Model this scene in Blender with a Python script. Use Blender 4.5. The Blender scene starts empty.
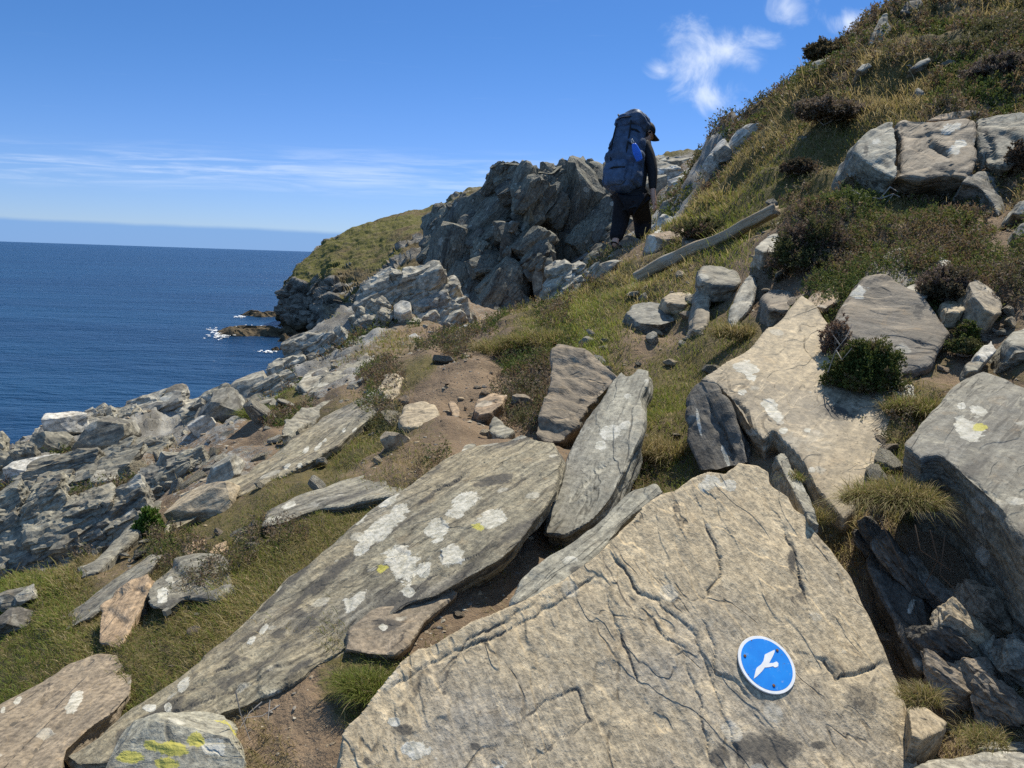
import bpy, bmesh, math, random
import numpy as np
from mathutils import Vector, Matrix
random.seed(7); rng = np.random.default_rng(7)
SC = bpy.context.scene
COL = SC.collection
# ------------------------------------------------------------------ camera model (eye at the origin, x right, y ahead, z up)
FPX = 770.0; W, H = 1024, 768
PITCH = math.radians(9.3); ROLL = math.radians(1.9)
_F = np.array([0, math.cos(PITCH), -math.sin(PITCH)]); _U0 = np.array([0, math.sin(PITCH), math.cos(PITCH)]); _R0 = np.array([1.0, 0, 0])
_R = _R0*math.cos(ROLL) + _U0*math.sin(ROLL); _U = _U0*math.cos(ROLL) - _R0*math.sin(ROLL)
SEA = -28.0
def ray(px, py):
    px = np.asarray(px, float); py = np.asarray(py, float)
    return _F + ((px-512)/FPX)[..., None]*_R - ((py-384)/FPX)[..., None]*_U
def at(px, py, d):
    return ray(px, py)*np.asarray(d, float)[..., None]
def proj(P):
    d = P@_F
    return 512+FPX*(P@_R)/d, 384-FPX*(P@_U)/d, d
# ------------------------------------------------------------------ numpy noise
def _h(ix, iy, iz, s):
    with np.errstate(over='ignore'):
        n = (ix.astype(np.uint32)*np.uint32(374761393)) ^ (iy.astype(np.uint32)*np.uint32(668265263)) ^ (iz.astype(np.uint32)*np.uint32(2246822519)) ^ np.uint32((s*3266489917+974711) & 0xffffffff)
        n = (n ^ (n >> np.uint32(15)))*np.uint32(2246822519)
        n = (n ^ (n >> np.uint32(13)))*np.uint32(3266489917)
        n = n ^ (n >> np.uint32(16))
    return n
def _hf(ix, iy, iz, s):
    return _h(ix, iy, iz, s).astype(np.float64)/4294967295.0
def vnoise(p, s=0):
    f = np.floor(p); t = p-f; i = f.astype(np.int64)
    t = t*t*t*(t*(t*6-15)+10)
    r = 0
    for dx in (0, 1):
        wx = t[:, 0] if dx else 1-t[:, 0]
        for dy in (0, 1):
            wy = t[:, 1] if dy else 1-t[:, 1]
            for dz in (0, 1):
                wz = t[:, 2] if dz else 1-t[:, 2]
                r = r+wx*wy*wz*_hf(i[:, 0]+dx, i[:, 1]+dy, i[:, 2]+dz, s)
    return r*2-1
def fbm(p, s=0, octv=4, g=.5, lac=2.03):
    r = 0; a = 1; p = np.asarray(p, float)
    for k in range(octv):
        r = r+a*vnoise(p, s+k*17); p = p*lac+3.7; a *= g
    return r
def cells(p, s=0):
    """nearest jittered cell: (vector from its point, distance, second distance, hash)"""
    b = np.floor(p-.5).astype(np.int64)
    best = np.full(len(p), 9.); sec = np.full(len(p), 9.); bh = np.zeros(len(p), np.uint32); bv = np.zeros_like(p)
    for dx in (0, 1):
        for dy in (0, 1):
            for dz in (0, 1):
                cx, cy, cz = b[:, 0]+dx, b[:, 1]+dy, b[:, 2]+dz
                q = np.stack([cx+.15+.7*_hf(cx, cy, cz, s+1), cy+.15+.7*_hf(cx, cy, cz, s+2), cz+.15+.7*_hf(cx, cy, cz, s+3)], 1)
                v = p-q; d = np.sqrt((v*v).sum(1))
                m = d < best
                sec = np.where(m, best, np.minimum(sec, d))
                bh = np.where(m, _h(cx, cy, cz, s+4), bh); bv = np.where(m[:, None], v, bv); best = np.where(m, d, best)
    return bv, best, sec, bh
def plates(p, s=0, tilt=.8):
    """broken blocks: each cell is a tilted facet at its own height, about -1..1"""
    v, d1, d2, h = cells(p, s)
    f = lambda k: ((h >> np.uint32(k)) & np.uint32(255)).astype(float)/127.5-1
    return f(0)*.6+tilt*(v[:, 0]*f(8)+v[:, 1]*f(16)+v[:, 2]*f(4)*.5), d2-d1
def sstep(a, b, x):
    t = np.clip((x-a)/(b-a), 0, 1); return t*t*(3-2*t)
def unit(v):
    v = np.asarray(v, float); return v/np.maximum(np.linalg.norm(v, axis=-1, keepdims=True), 1e-9)
# ------------------------------------------------------------------ object helpers
def tag(o, label=None, cat=None, group=None, kind=None):
    if label: o['label'] = label
    if cat: o['category'] = cat
    if group: o['group'] = group
    if kind: o['kind'] = kind
    return o
def np_mesh(name, V, faces, smooth=True):
    """V (n,3); faces an (m,k) int array or a list of such arrays"""
    if not isinstance(faces, list): faces = [faces]
    faces = [f for f in faces if len(f)]
    me = bpy.data.meshes.new(name)
    me.vertices.add(len(V)); me.vertices.foreach_set('co', np.ascontiguousarray(V, np.float32).ravel())
    idx = np.concatenate([f.ravel() for f in faces]).astype(np.int32)
    tot = np.concatenate([np.full(len(f), f.shape[1], np.int32) for f in faces])
    me.loops.add(len(idx)); me.loops.foreach_set('vertex_index', idx)
    me.polygons.add(len(tot)); me.polygons.foreach_set('loop_start', (np.cumsum(tot)-tot).astype(np.int32))
    me.polygons.foreach_set('use_smooth', np.full(len(tot), smooth, bool))
    me.update(calc_edges=True); me.validate()
    return me
def link(name, me, mat=None, parent=None):
    o = bpy.data.objects.new(name, me); COL.objects.link(o)
    if mat: me.materials.append(mat)
    if parent: o.parent = parent
    return o
def vec_attr(me, name, A):
    a = me.attributes.new(name, 'FLOAT_VECTOR', 'POINT'); a.data.foreach_set('vector', np.ascontiguousarray(A, np.float32).ravel())
def normals(me):
    n = np.empty(len(me.vertices)*3, np.float32); me.vertex_normals.foreach_get('vector', n); return n.reshape(-1, 3).astype(float)
def coords(me):
    c = np.empty(len(me.vertices)*3, np.float32); me.vertices.foreach_get('co', c); return c.reshape(-1, 3).astype(float)
def set_coords(me, V):
    me.vertices.foreach_set('co', np.ascontiguousarray(V, np.float32).ravel()); me.update()
def grid_faces(nr, nc):
    i = np.arange(nr*nc).reshape(nr, nc)
    return np.stack([i[:-1, :-1].ravel(), i[:-1, 1:].ravel(), i[1:, 1:].ravel(), i[1:, :-1].ravel()], 1)
def evaluated(o):
    dg = bpy.context.evaluated_depsgraph_get(); dg.update()
    return bpy.data.meshes.new_from_object(o.evaluated_get(dg), depsgraph=dg)
# ------------------------------------------------------------------ terrain: heights through surveyed points
GP = [(200,768,1.75),(330,720,1.78),(420,660,1.98),(260,740,1.76),(370,690,1.86),(480,600,2.3),(500,565,2.6),(600,450,3.8),(480,400,4.8),(430,370,6.2),(480,340,8.0),(530,322,7.6),(600,310,7.0),
 (680,370,4.9),(650,300,6.9),(640,250,9.6),(612,252,9.6),(740,290,5.6),(780,240,6.0),(690,222,9.4),(850,270,4.7),(960,285,4.3),(1000,340,3.5),
 (870,380,3.6),(760,400,3.6),(880,480,2.7),(930,600,2.42),(960,740,1.95),(890,640,2.3),(720,480,3.1),(650,500,3.1),(700,640,2.5),(600,700,2.2),(1020,500,2.6),(1020,620,2.3),
 (1000,200,5.1),(940,140,6.2),(1000,60,7.6),(905,4,10.5),(820,60,11.0),(760,125,11.5),(705,165,12.0),(850,150,7.6),(760,180,8.4),(900,200,5.8),
 (690,235,11.2),(660,225,14),(670,185,20),(660,158,28),
 (380,440,4.4),(440,420,4.2),(300,510,3.3),(240,580,2.75),(130,660,2.4),(50,680,2.5),(30,620,3.1),(100,560,4.2),(20,600,3.7),(150,520,4.7),(150,470,6.5),(100,430,9.5),(20,465,8.0),
 (60,520,5.3),(250,430,7.0),(300,405,8.2),(340,365,10.5),(420,335,12),(400,292,15.5),(440,272,17.5),(200,440,7.6),(270,397,11),(310,368,12.5),(335,353,13),(200,414,10.5),(150,414,10.5),(240,404,11),
 (560,300,11),(520,318,15),(470,333,16)]
GP_W = [(-3,1.2,-1.9),(-1.2,.9,-1.45),(0,.8,-1.35),(1.2,.9,-1.15),(2.5,1.6,-.4),(5,5,1.6),(9,10,4.5),(6,14,3.2),(3.5,14.5,2.0),(8,18,3.5),(4.6,17,2.2),(3.9,20,2.2),(12,30,4),(-7,8,-3.0),(0.2,22,-1.5),(2,22,-.4),(3,34,3.3),(-2,24,-2)]
_P = np.array([at(*g) for g in GP]+[np.array(g) for g in GP_W])
def _uv(x, y):
    return np.stack([2.2*x/y, np.log(y)], -1)
_C = _uv(_P[:, 0], _P[:, 1])
def _phi(A, B):
    d2 = ((A[:, None, :]-B[None])**2).sum(-1); return np.sqrt(d2+.06**2)
_n = len(_C)
_M = np.zeros((_n+3, _n+3)); _M[:_n, :_n] = _phi(_C, _C)-np.eye(_n)*.02
_M[:_n, _n] = 1; _M[:_n, _n+1:] = _C; _M[_n, :_n] = 1; _M[_n+1:, :_n] = _C.T
_w = np.linalg.solve(_M, np.concatenate([_P[:, 2], np.zeros(3)]))
_EU = np.array([-1.6,-1.05,-.68,-.62,-.56,-.50,-.40,-.35,-.31,-.25,-.20,-.10,.0,.12,.2,.3,2.0]); _EY = np.array([5,6.2,8.4,9.4,10.2,10.5,10.9,11.6,13.0,15.5,18,20.5,24,27,33,42,42])
def ground(x, y, noise=True):
    x = np.atleast_1d(np.asarray(x, float)); y = np.atleast_1d(np.asarray(y, float))
    u = x/np.maximum(y, .75); ye = np.interp(u, _EU, _EY)
    yc = np.clip(y, .75, ye); Q = _uv(np.clip(u, -1.6, 1.6)*yc, yc)
    out = np.empty(len(x))
    for k in range(0, len(x), 20000):
        q = Q[k:k+20000]; out[k:k+20000] = _phi(q, _C)@_w[:_n]+_w[_n]+q@_w[_n+1:]
    out -= 1.5*np.maximum(0, y-ye)+.25*np.minimum(np.maximum(0, y-ye), 1)
    if noise:
        p = np.stack([x, y, np.zeros_like(x)], 1); a = np.clip((np.hypot(x, y)-1.5)/5, .12, 1)
        hm = np.clip((x-.8)/1.5, 0, 1)*np.clip((y-4.6)/1.5, 0, 1)
        out += a*(.13*fbm(p*.9, 3, 3)+.05*fbm(p*3.1, 9, 2))+hm*(.13*fbm(p*1.5, 13, 3)+.10*np.abs(fbm(p*2.3, 14, 2)))
    return np.maximum(out, SEA-3)
def G(px, py):
    """depth at which the ray through a pixel meets the bare ground"""
    r = ray(px, py); d = np.exp(np.linspace(math.log(.9), math.log(38), 420)); P = r*d[:, None]
    g = ground(P[:, 0], P[:, 1]); hit = np.nonzero(P[:, 2] <= g)[0]
    if len(hit) == 0: return 30.
    k = hit[0]
    if k == 0: return d[0]
    a = P[k-1, 2]-g[k-1]; b = P[k, 2]-g[k]
    return float(d[k-1]+(d[k]-d[k-1])*a/(a-b))
# ------------------------------------------------------------------ materials
class NT:
    def __init__(s, name):
        s.m = bpy.data.materials.new(name); s.m.use_nodes = True; s.t = s.m.node_tree; s.t.nodes.clear()
        s.out = s.n('ShaderNodeOutputMaterial')
    def n(s, typ, **kw):
        nd = s.t.nodes.new(typ)
        for k, v in kw.items(): setattr(nd, k, v)
        return nd
    def set(s, sock, v):
        if v is None: return
        if hasattr(v, 'links') or hasattr(v, 'is_output'): s.t.links.new(v, sock)
        elif isinstance(v, (tuple, list)) and len(v) == 3 and sock.type == 'RGBA': sock.default_value = (*v, 1)
        else: sock.default_value = v
    def math(s, op, a, b=None, c=None, clamp=False):
        nd = s.n('ShaderNodeMath', operation=op, use_clamp=clamp)
        s.set(nd.inputs[0], a); s.set(nd.inputs[1], b); s.set(nd.inputs[2], c); return nd.outputs[0]
    def mix(s, f, a, b, mode='MIX'):
        nd = s.n('ShaderNodeMix', data_type='RGBA', blend_type=mode); nd.clamp_factor = True
        s.set(nd.inputs[0], f); s.set(nd.inputs[6], a); s.set(nd.inputs[7], b); return nd.outputs[2]
    def step(s, x, a, b, lo=0., hi=1.):
        nd = s.n('ShaderNodeMapRange', interpolation_type='SMOOTHSTEP')
        s.set(nd.inputs[0], x); nd.inputs[1].default_value = a; nd.inputs[2].default_value = b; nd.inputs[3].default_value = lo; nd.inputs[4].default_value = hi
        return nd.outputs[0]
    def noise(s, vec, scale, detail=4, rough=.55, sc=None, dist=0):
        if sc is not None:
            m = s.n('ShaderNodeVectorMath', operation='MULTIPLY'); s.set(m.inputs[0], vec); m.inputs[1].default_value = sc; vec = m.outputs[0]
        nd = s.n('ShaderNodeTexNoise'); s.set(nd.inputs['Vector'], vec); nd.inputs['Scale'].default_value = scale; nd.inputs['Detail'].default_value = detail
        nd.inputs['Roughness'].default_value = rough; nd.inputs['Distortion'].default_value = dist; return nd.outputs['Fac']
    def attr(s, name, out='Vector'):
        return s.n('ShaderNodeAttribute', attribute_name=name).outputs[out]
    def sep(s, v):
        nd = s.n('ShaderNodeSeparateXYZ'); s.set(nd.inputs[0], v); return nd.outputs
    def bump(s, hgt, strength, dist):
        nd = s.n('ShaderNodeBump'); nd.inputs['Strength'].default_value = strength; nd.inputs['Distance'].default_value = dist; s.set(nd.inputs['Height'], hgt); return nd.outputs[0]
    def bsdf(s, col, rough=.8, normal=None, spec=.3, **kw):
        b = s.n('ShaderNodeBsdfPrincipled'); s.set(b.inputs['Base Color'], col); s.set(b.inputs['Roughness'], rough); b.inputs['Specular IOR Level'].default_value = spec
        if normal is not None: s.set(b.inputs['Normal'], normal)
        for k, v in kw.items(): s.set(b.inputs[k.replace('_', ' ')], v)
        s.t.links.new(b.outputs[0], s.out.inputs[0]); return b
def rock_mat(name, A, B, C, streak=.6, white=.5, yellow=0., bumpd=.012, ochre=.25, blot=2.4, ln=.6):
    t = NT(name); bed = t.attr('bed'); l = t.sep(t.attr('lich'))
    blotch = t.noise(bed, blot, 7, .62, dist=.6); fine = t.noise(bed, 55, 5, .65); st = t.noise(bed, 3.2, 7, .62, sc=(.55, 2.2, 9)); st2 = t.noise(bed, 9, 5, .6, sc=(.4, 3.5, 14), dist=.5)
    mid = t.noise(bed, 11, 6, .65, dist=.8)
    c = t.mix(t.step(blotch, .36, .62), A, B)
    gy = sum(B)/3; big = t.noise(bed, .75, 5, .6, dist=.4); c = t.mix(t.step(big, .47, .66, 0, .6), c, (gy*.82, gy*.80, gy*.74)); c = t.mix(t.step(big, .46, .30, 0, .4), c, tuple(x*1.2 for x in A))
    lin = t.noise(bed, 26, 5, .6, sc=(.22, 1.5, 5)); lg = t.step(lin, .28, .72, 1-.42*ln, 1+.40*ln)
    tn = t.math('MULTIPLY', t.noise(bed, 1.5, 4, .5, sc=(.7, 1.5, 1.5), dist=.3), 11.); terr = t.math('ADD', t.math('FLOOR', tn), t.step(t.math('FRACT', tn), 0, .10))
    c = t.mix(t.math('MULTIPLY', t.step(st, .5, .68), streak), c, C)
    c = t.mix(t.math('MULTIPLY', t.step(st2, .56, .66), streak*.7), c, tuple(x*.55 for x in C))
    c = t.mix(t.math('MULTIPLY', t.step(mid, .55, .72), ochre), c, (.32, .21, .10))
    c = t.mix(t.math('MULTIPLY', t.step(mid, .46, .30), .45), c, tuple(x*1.45 for x in A))
    vn = t.noise(bed, 2.1, 4, .5, sc=(.35, 1.7, 1.7) if ln > .35 else (.75, 1.2, 1.5), dist=.5); vn2 = t.noise(bed, 5.5, 3, .5, sc=(.3, 2, 3), dist=.3)
    vein = t.math('MULTIPLY', t.step(t.math('ABSOLUTE', t.math('SUBTRACT', vn, .5)), 0, .011, 1, 0), t.step(mid, .42, .56))
    vein2 = t.math('MULTIPLY', t.step(t.math('ABSOLUTE', t.math('SUBTRACT', vn2, .52)), 0, .014, 1, 0), t.step(blotch, .48, .6))
    c = t.mix(t.math('MULTIPLY', vein, .6), c, tuple(x*.5 for x in C)); c = t.mix(t.math('MULTIPLY', vein2, .45), c, tuple(min(1, x*1.5) for x in A))
    spk = t.noise(bed, 130, 3, .7); c = t.mix(t.step(spk, .58, .70, 0, .75), c, tuple(x*.5 for x in C))
    g = t.math('MULTIPLY', t.step(fine, .28, .72, .60, 1.40), lg)
    gv = t.n('ShaderNodeCombineXYZ'); [t.set(gv.inputs[k], g) for k in range(3)]
    c = t.mix(1., c, gv.outputs[0], 'MULTIPLY')
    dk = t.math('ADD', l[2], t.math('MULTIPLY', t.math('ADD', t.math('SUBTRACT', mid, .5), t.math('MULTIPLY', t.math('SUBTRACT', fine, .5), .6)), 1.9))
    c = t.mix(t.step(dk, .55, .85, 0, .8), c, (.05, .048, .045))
    # lichen: painted patches plus small scattered ones
    vo = t.n('ShaderNodeTexVoronoi'); t.set(vo.inputs['Vector'], bed); vo.inputs['Scale'].default_value = 9.; vcol = t.sep(vo.outputs['Color'])
    vr = t.math('MULTIPLY', t.math('POWER', vcol[0], 2.4), .36); spot = t.math('SUBTRACT', vr, t.math('ADD', vo.outputs['Distance'], t.math('MULTIPLY', t.math('SUBTRACT', t.noise(bed, 40, 4, .7), .5), .22)))
    e = t.math('ADD', l[0], t.math('ADD', t.math('MULTIPLY', t.math('SUBTRACT', t.noise(bed, 30, 5, .7), .5), 1.5), t.math('MULTIPLY', t.math('SUBTRACT', t.noise(bed, 8, 3, .6), .5), 1.6)))
    w1 = t.step(e, .5, .56); lnz = t.noise(bed, 6.3, 6, .7, dist=.5)
    w2 = t.math('MULTIPLY', t.step(lnz, .655-.04*white, .70-.04*white), min(1, white))
    wf = t.math('MAXIMUM', t.math('MAXIMUM', t.math('MULTIPLY', w1, t.step(mid, .30, .66, 1., .68)), t.math('MULTIPLY', w2, .7)), t.step(spot, 0., .05, 0, .30+.4*min(1, white)))
    wc = t.mix(t.step(fine, .35, .65), (.40, .385, .31), (.66, .635, .55))
    c = t.mix(t.math('MULTIPLY', wf, .9), c, wc)
    yn = t.math('ADD', l[1], t.math('MULTIPLY', t.math('SUBTRACT', t.noise(bed, 17, 5, .75), .5), 1.9))
    if yellow: yn = t.math('MAXIMUM', yn, t.step(t.noise(bed, 5, 6, .7), .66-.1*yellow, .76-.1*yellow))
    c = t.mix(t.step(yn, .5, .66, 0, .85), c, (.45, .41, .075))
    hgt = t.math('ADD', t.math('MULTIPLY', st, .25+.8*ln), t.math('ADD', t.math('MULTIPLY', st2, .12+.45*ln), t.math('ADD', t.math('MULTIPLY', mid, .5), t.math('MULTIPLY', fine, .34))))
    hgt = t.math('ADD', t.math('SUBTRACT', hgt, t.math('MULTIPLY', vein, .25)), t.math('ADD', t.math('MULTIPLY', terr, .34), t.math('MULTIPLY', lin, .35*ln)))
    hgt = t.math('ADD', hgt, t.math('MULTIPLY', wf, .06))
    t.bsdf(c, t.step(fine, .2, .8, .62, .9), t.bump(hgt, 1., bumpd), .25)
    return t.m
M = {}
M['tan'] = rock_mat('tan_schist', (.40, .325, .215), (.31, .255, .175), (.16, .13, .09), .4, .3, ln=.3)
M['foretan'] = rock_mat('warm_schist', (.49, .39, .245), (.37, .305, .205), (.19, .145, .095), .12, .2, bumpd=.011, ln=.12)
M['grey'] = rock_mat('grey_schist', (.275, .255, .195), (.195, .18, .14), (.08, .075, .067), .8, .5)
M['lichgrey'] = rock_mat('lichened_schist', (.225, .203, .145), (.29, .245, .16), (.065, .06, .052), .9, .35, bumpd=.016, ln=.8)
M['pale'] = rock_mat('pale_schist', (.40, .37, .295), (.28, .26, .205), (.12, .11, .09), .8, .9)
M['blue'] = rock_mat('blue_grey_slate', (.32, .30, .235), (.23, .22, .175), (.10, .094, .077), .7, .5, ochre=.12)
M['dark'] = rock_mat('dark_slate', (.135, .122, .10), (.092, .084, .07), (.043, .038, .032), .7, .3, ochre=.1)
M['crag'] = rock_mat('crag_schist', (.205, .20, .155), (.125, .12, .096), (.045, .043, .037), .85, .5, bumpd=.05, blot=1.8)
M['white'] = rock_mat('white_quartz_schist', (.58, .55, .48), (.42, .40, .34), (.20, .185, .155), .6, 1.0)
M['ochre'] = rock_mat('ochre_schist', (.37, .265, .165), (.29, .215, .14), (.17, .12, .08), .4, .15, ochre=.45)
M['yellow'] = rock_mat('yellow_lichened_rock', (.31, .295, .23), (.22, .205, .16), (.10, .09, .072), .4, .8, yellow=1.3, ln=.1)
M['brown'] = rock_mat('brown_schist', (.27, .215, .15), (.20, .165, .12), (.11, .09, .07), .5, .25, ochre=.4, ln=.4)
def ground_mat():
    t = NT('hillside_soil'); cov = t.sep(t.attr('cover')); pos = t.n('ShaderNodeNewGeometry').outputs['Position']; bed = t.attr('bed')
    n1 = t.noise(pos, 3, 7, .6); n2 = t.noise(pos, 22, 6, .65); n3 = t.noise(pos, 90, 4, .7)
    soil = t.mix(t.step(n1, .35, .65), (.245, .178, .118), (.165, .12, .08)); soil = t.mix(t.step(n2, .5, .7, 0, .55), soil, (.32, .245, .16)); soil = t.mix(t.step(n3, .52, .7, 0, .5), soil, (.11, .08, .055))
    turf = t.mix(t.step(n2, .35, .65), (.095, .085, .03), (.16, .125, .06)); turf = t.mix(t.step(n3, .45, .7, 0, .6), turf, (.07, .078, .022))
    st = t.noise(bed, 3.2, 7, .62, sc=(.6, 2.2, 8)); mid = t.noise(bed, 8, 7, .65, dist=.7)
    rk = t.mix(t.step(mid, .38, .62), (.17, .16, .14), (.33, .32, .29)); rk = t.mix(t.step(st, .52, .68, 0, .75), rk, (.085, .08, .072)); rk = t.mix(t.step(n2, .6, .72, 0, .7), rk, (.5, .49, .45))
    nz = t.math('MULTIPLY', t.math('SUBTRACT', n2, .5), .9)
    c = t.mix(t.step(t.math('ADD', cov[0], nz), .35, .65), soil, turf)
    c = t.mix(t.step(t.math('ADD', cov[1], nz), .38, .58), c, rk)
    h = t.math('ADD', t.math('MULTIPLY', n2, .7), t.math('ADD', t.math('MULTIPLY', n3, .35), t.math('MULTIPLY', st, .5)))
    t.bsdf(c, .93, t.bump(h, 1., .03), .15); return t.m
M['ground'] = ground_mat()
def leaf_mat(name, rough=.6, trans=.45):
    t = NT(name); c = t.attr('tint', 'Color')
    d = t.n('ShaderNodeBsdfPrincipled'); t.set(d.inputs['Base Color'], c); d.inputs['Roughness'].default_value = rough; d.inputs['Specular IOR Level'].default_value = .2
    tr = t.n('ShaderNodeBsdfTranslucent'); t.set(tr.inputs[0], c); mx = t.n('ShaderNodeMixShader'); mx.inputs[0].default_value = trans
    t.t.links.new(d.outputs[0], mx.inputs[1]); t.t.links.new(tr.outputs[0], mx.inputs[2]); t.t.links.new(mx.outputs[0], t.out.inputs[0]); return t.m
M['grass'] = leaf_mat('grass_blades'); M['heather'] = leaf_mat('heather_sprigs', .7, .35)
def plain(name, col, rough=.7, spec=.3, var=.25, scale=30, bumpd=0., **kw):
    t = NT(name); co = t.n('ShaderNodeTexCoord').outputs['Object']; n = t.noise(co, scale, 5, .6)
    c = t.mix(t.step(n, .3, .7), tuple(x*(1-var) for x in col), tuple(min(1, x*(1+var)) for x in col))
    t.bsdf(c, rough, t.bump(n, .6, bumpd) if bumpd else None, spec, **kw); return t.m
# ------------------------------------------------------------------ what covers the slope: (px, py, turf, rock, heather, green)
CV = [(200,745,.3,0,0,.4),(290,700,.25,0,0,.3),(330,740,.12,0,0,.3),(370,680,.8,0,0,.9),(350,700,.6,0,0,.8),(270,750,.45,0,0,.7),(430,625,.05,0,0,.3),(500,570,0,0,0,.2),(540,550,.05,0,0,.2),
 (200,640,1,0,0,.6),(160,650,.9,0,0,.6),(300,545,1,0,0,.75),(320,520,1,0,0,.8),(230,580,1,0,0,.7),(150,600,1,0,0,.6),(60,640,.8,0,0,.65),(20,670,.9,0,0,.6),(60,600,.9,0,0,.75),(20,620,.7,.1,0,.5),(100,620,.8,0,0,.5),
 (110,570,.5,.25,0,.4),(180,545,.6,.3,0,.6),(150,500,.3,.4,0,.4),(170,470,.12,.35,.25,.3),(120,470,.1,.5,.2,.3),(60,470,.05,.95,0,.3),(100,425,.15,.9,0,.4),(160,415,.2,.7,.2,.3),(30,560,.0,1,0,.3),(200,450,.05,.45,.2,.2),(230,430,.1,.6,.2,.2),
 (265,410,1,0,0,1),(260,430,.3,.1,.5,.3),(240,460,.2,.5,0,.4),(300,480,.6,.2,0,.5),(340,450,.7,.1,0,.5),(365,440,.8,0,0,.6),(380,420,.7,0,0,.5),(390,455,.4,0,0,.4),
 (420,400,.2,0,0,.3),(470,395,0,0,0,.2),(510,410,0,0,0,.2),(470,350,0,0,0,.2),(480,352,0,0,0,.2),(505,342,.05,0,0,.2),(455,372,0,0,0,.2),(500,365,0,0,0,.2),(530,372,0,0,0,.2),(525,395,0,0,0,.2),(440,330,.1,.2,0,.2),(460,322,.1,.3,0,.2),(612,252,.1,.2,0,.3),(630,258,.15,.1,0,.3),(450,360,.1,0,0,.3),(440,345,.2,0,0,.3),(410,370,.7,0,0,.6),(380,385,.4,.3,0,.4),(490,370,.2,0,0,.2),(510,380,.1,0,.1,.2),(520,350,.8,0,0,.5),(500,335,.9,0,0,.55),
 (560,320,1,0,0,.55),(600,300,1,0,0,.7),(590,340,.6,0,0,.5),(640,340,.35,0,0,.3),(620,365,.5,0,0,.3),(690,330,.35,0,0,.3),(660,370,.6,0,0,.45),(700,350,.6,0,0,.4),(660,410,.9,0,0,.6),(650,440,.6,0,0,.4),(640,460,.4,0,0,.3),(600,460,.1,0,0,.3),(700,310,.6,0,0,.35),(740,330,.6,0,0,.4),(740,270,.4,0,0,.4),(780,290,.1,.1,0,.3),(700,280,.5,0,.1,.4),(620,270,.7,0,0,.5),(640,258,.5,.2,0,.4),
 (330,345,.2,.9,0,.4),(290,390,.1,.95,0,.4),(400,350,.5,.4,0,.5),(400,300,.5,.4,.3,.4),(430,300,.4,.5,.2,.3),(350,380,.3,.6,0,.5),
 (800,400,.4,0,0,.4),(880,440,.6,0,.1,.5),(900,480,1,0,0,.65),(860,500,.6,0,0,.4),(900,400,.7,0,.2,.5),(950,350,.5,0,.3,.5),(930,330,.2,.1,.3,.3),(980,340,.1,.1,.2,.2),(1010,360,.5,0,.2,.5),(1000,300,.1,.1,.4,.2),(960,290,.2,0,.9,.3),(880,560,0,0,0,.2),(930,600,0,.1,0,.2),(1000,640,0,.1,0,.2),(900,690,.3,0,0,.4),(940,720,.1,.1,0,.3),(1000,740,.3,.1,0,.4),(870,620,0,.1,0,.2),
 (900,210,.9,0,.3,.5),(840,230,.4,0,1,.35),(800,210,.3,0,1,.3),(790,250,.2,0,.9,.3),(850,260,.6,0,.6,.3),(900,255,.3,0,.3,.2),(950,220,.5,0,.7,.25),(980,240,.2,0,.5,.2),(1010,240,.2,.2,.1,.3),(1010,200,.2,.1,.2,.3),
 (740,200,1,0,.3,.6),(700,210,.9,0,.35,.5),(760,180,1,0,.35,.75),(720,180,.6,0,.7,.5),(800,150,.9,0,.3,.5),(780,130,.8,0,.5,.4),(830,160,1,0,.35,.75),(830,100,.4,0,.9,.25),(870,90,.7,0,.4,.45),(810,190,.8,0,.4,.5),(830,60,.5,0,.8,.4),(900,60,.9,0,.45,.85),(870,60,.9,0,.4,.8),(930,80,.9,0,.45,.95),(960,50,.6,0,.8,.4),(1000,40,.5,0,.8,.4),(1000,85,.4,0,.95,.35),(960,20,.5,0,.8,.5),(1010,20,.8,0,.5,.6),(920,30,.7,0,.6,.6),(980,100,.4,0,.8,.3),(840,130,1,0,.4,.65),(690,232,.6,0,.5,.4),(680,195,.3,.8,.2,.5),(660,175,.4,.7,.1,.6),(660,215,.2,.9,.1,.4),(650,158,.9,.2,0,.7)]
_cp = np.array([at(c[0], c[1], G(c[0], c[1])) for c in CV]); _cq = np.stack([2.2*_cp[:, 0]/_cp[:, 1], np.log(_cp[:, 1])], 1); _cw = np.array([c[2:] for c in CV], float)
def cover(x, y):
    x = np.asarray(x, float); y = np.maximum(np.asarray(y, float), .75)
    u = np.clip(x/y, -1.2, 1.2); q = np.stack([2.2*u, np.log(y)], 1); p = np.stack([x, y, y*0], 1)/np.maximum(y, 1)[:, None]*9
    q = q+.035*np.stack([fbm(p*1.3, 41, 3), fbm(p*1.3, 57, 3)], 1)
    out = np.empty((len(x), 4))
    for k in range(0, len(x), 20000):
        d2 = ((q[k:k+20000, None]-_cq[None])**2).sum(-1); w = 1/(d2+.0006)**2.2
        out[k:k+20000] = (w@_cw)/w.sum(1)[:, None]
    return out
BED1 = unit([.80, .45, .42]); BED3 = unit(np.cross(BED1, unit([-.35, .9, -.2]))); BED3 = BED3*np.sign(BED3[2]); BED2 = np.cross(BED3, BED1)
BED = np.stack([BED1, BED2, BED3])
def frame(e1, n):
    e1 = unit(e1); n = unit(np.asarray(n, float)-np.dot(n, e1)*e1); return np.stack([e1, np.cross(n, e1), n])
_nu, _nv = 760, 620
uu = np.concatenate([np.linspace(-1.5, -.78, 30, endpoint=False), np.linspace(-.78, .80, _nu-60), np.linspace(.80, 1.5, 31)[1:]])
yy = np.exp(np.linspace(math.log(.8), math.log(62), _nv)); yy = np.concatenate([[-3, -1, 0, .5], yy])
UU, YY = np.meshgrid(uu, yy); X = (UU*np.maximum(YY, .9)).ravel(); Y = YY.ravel()
CVR = cover(X, Y); Z = ground(X, Y)
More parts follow.
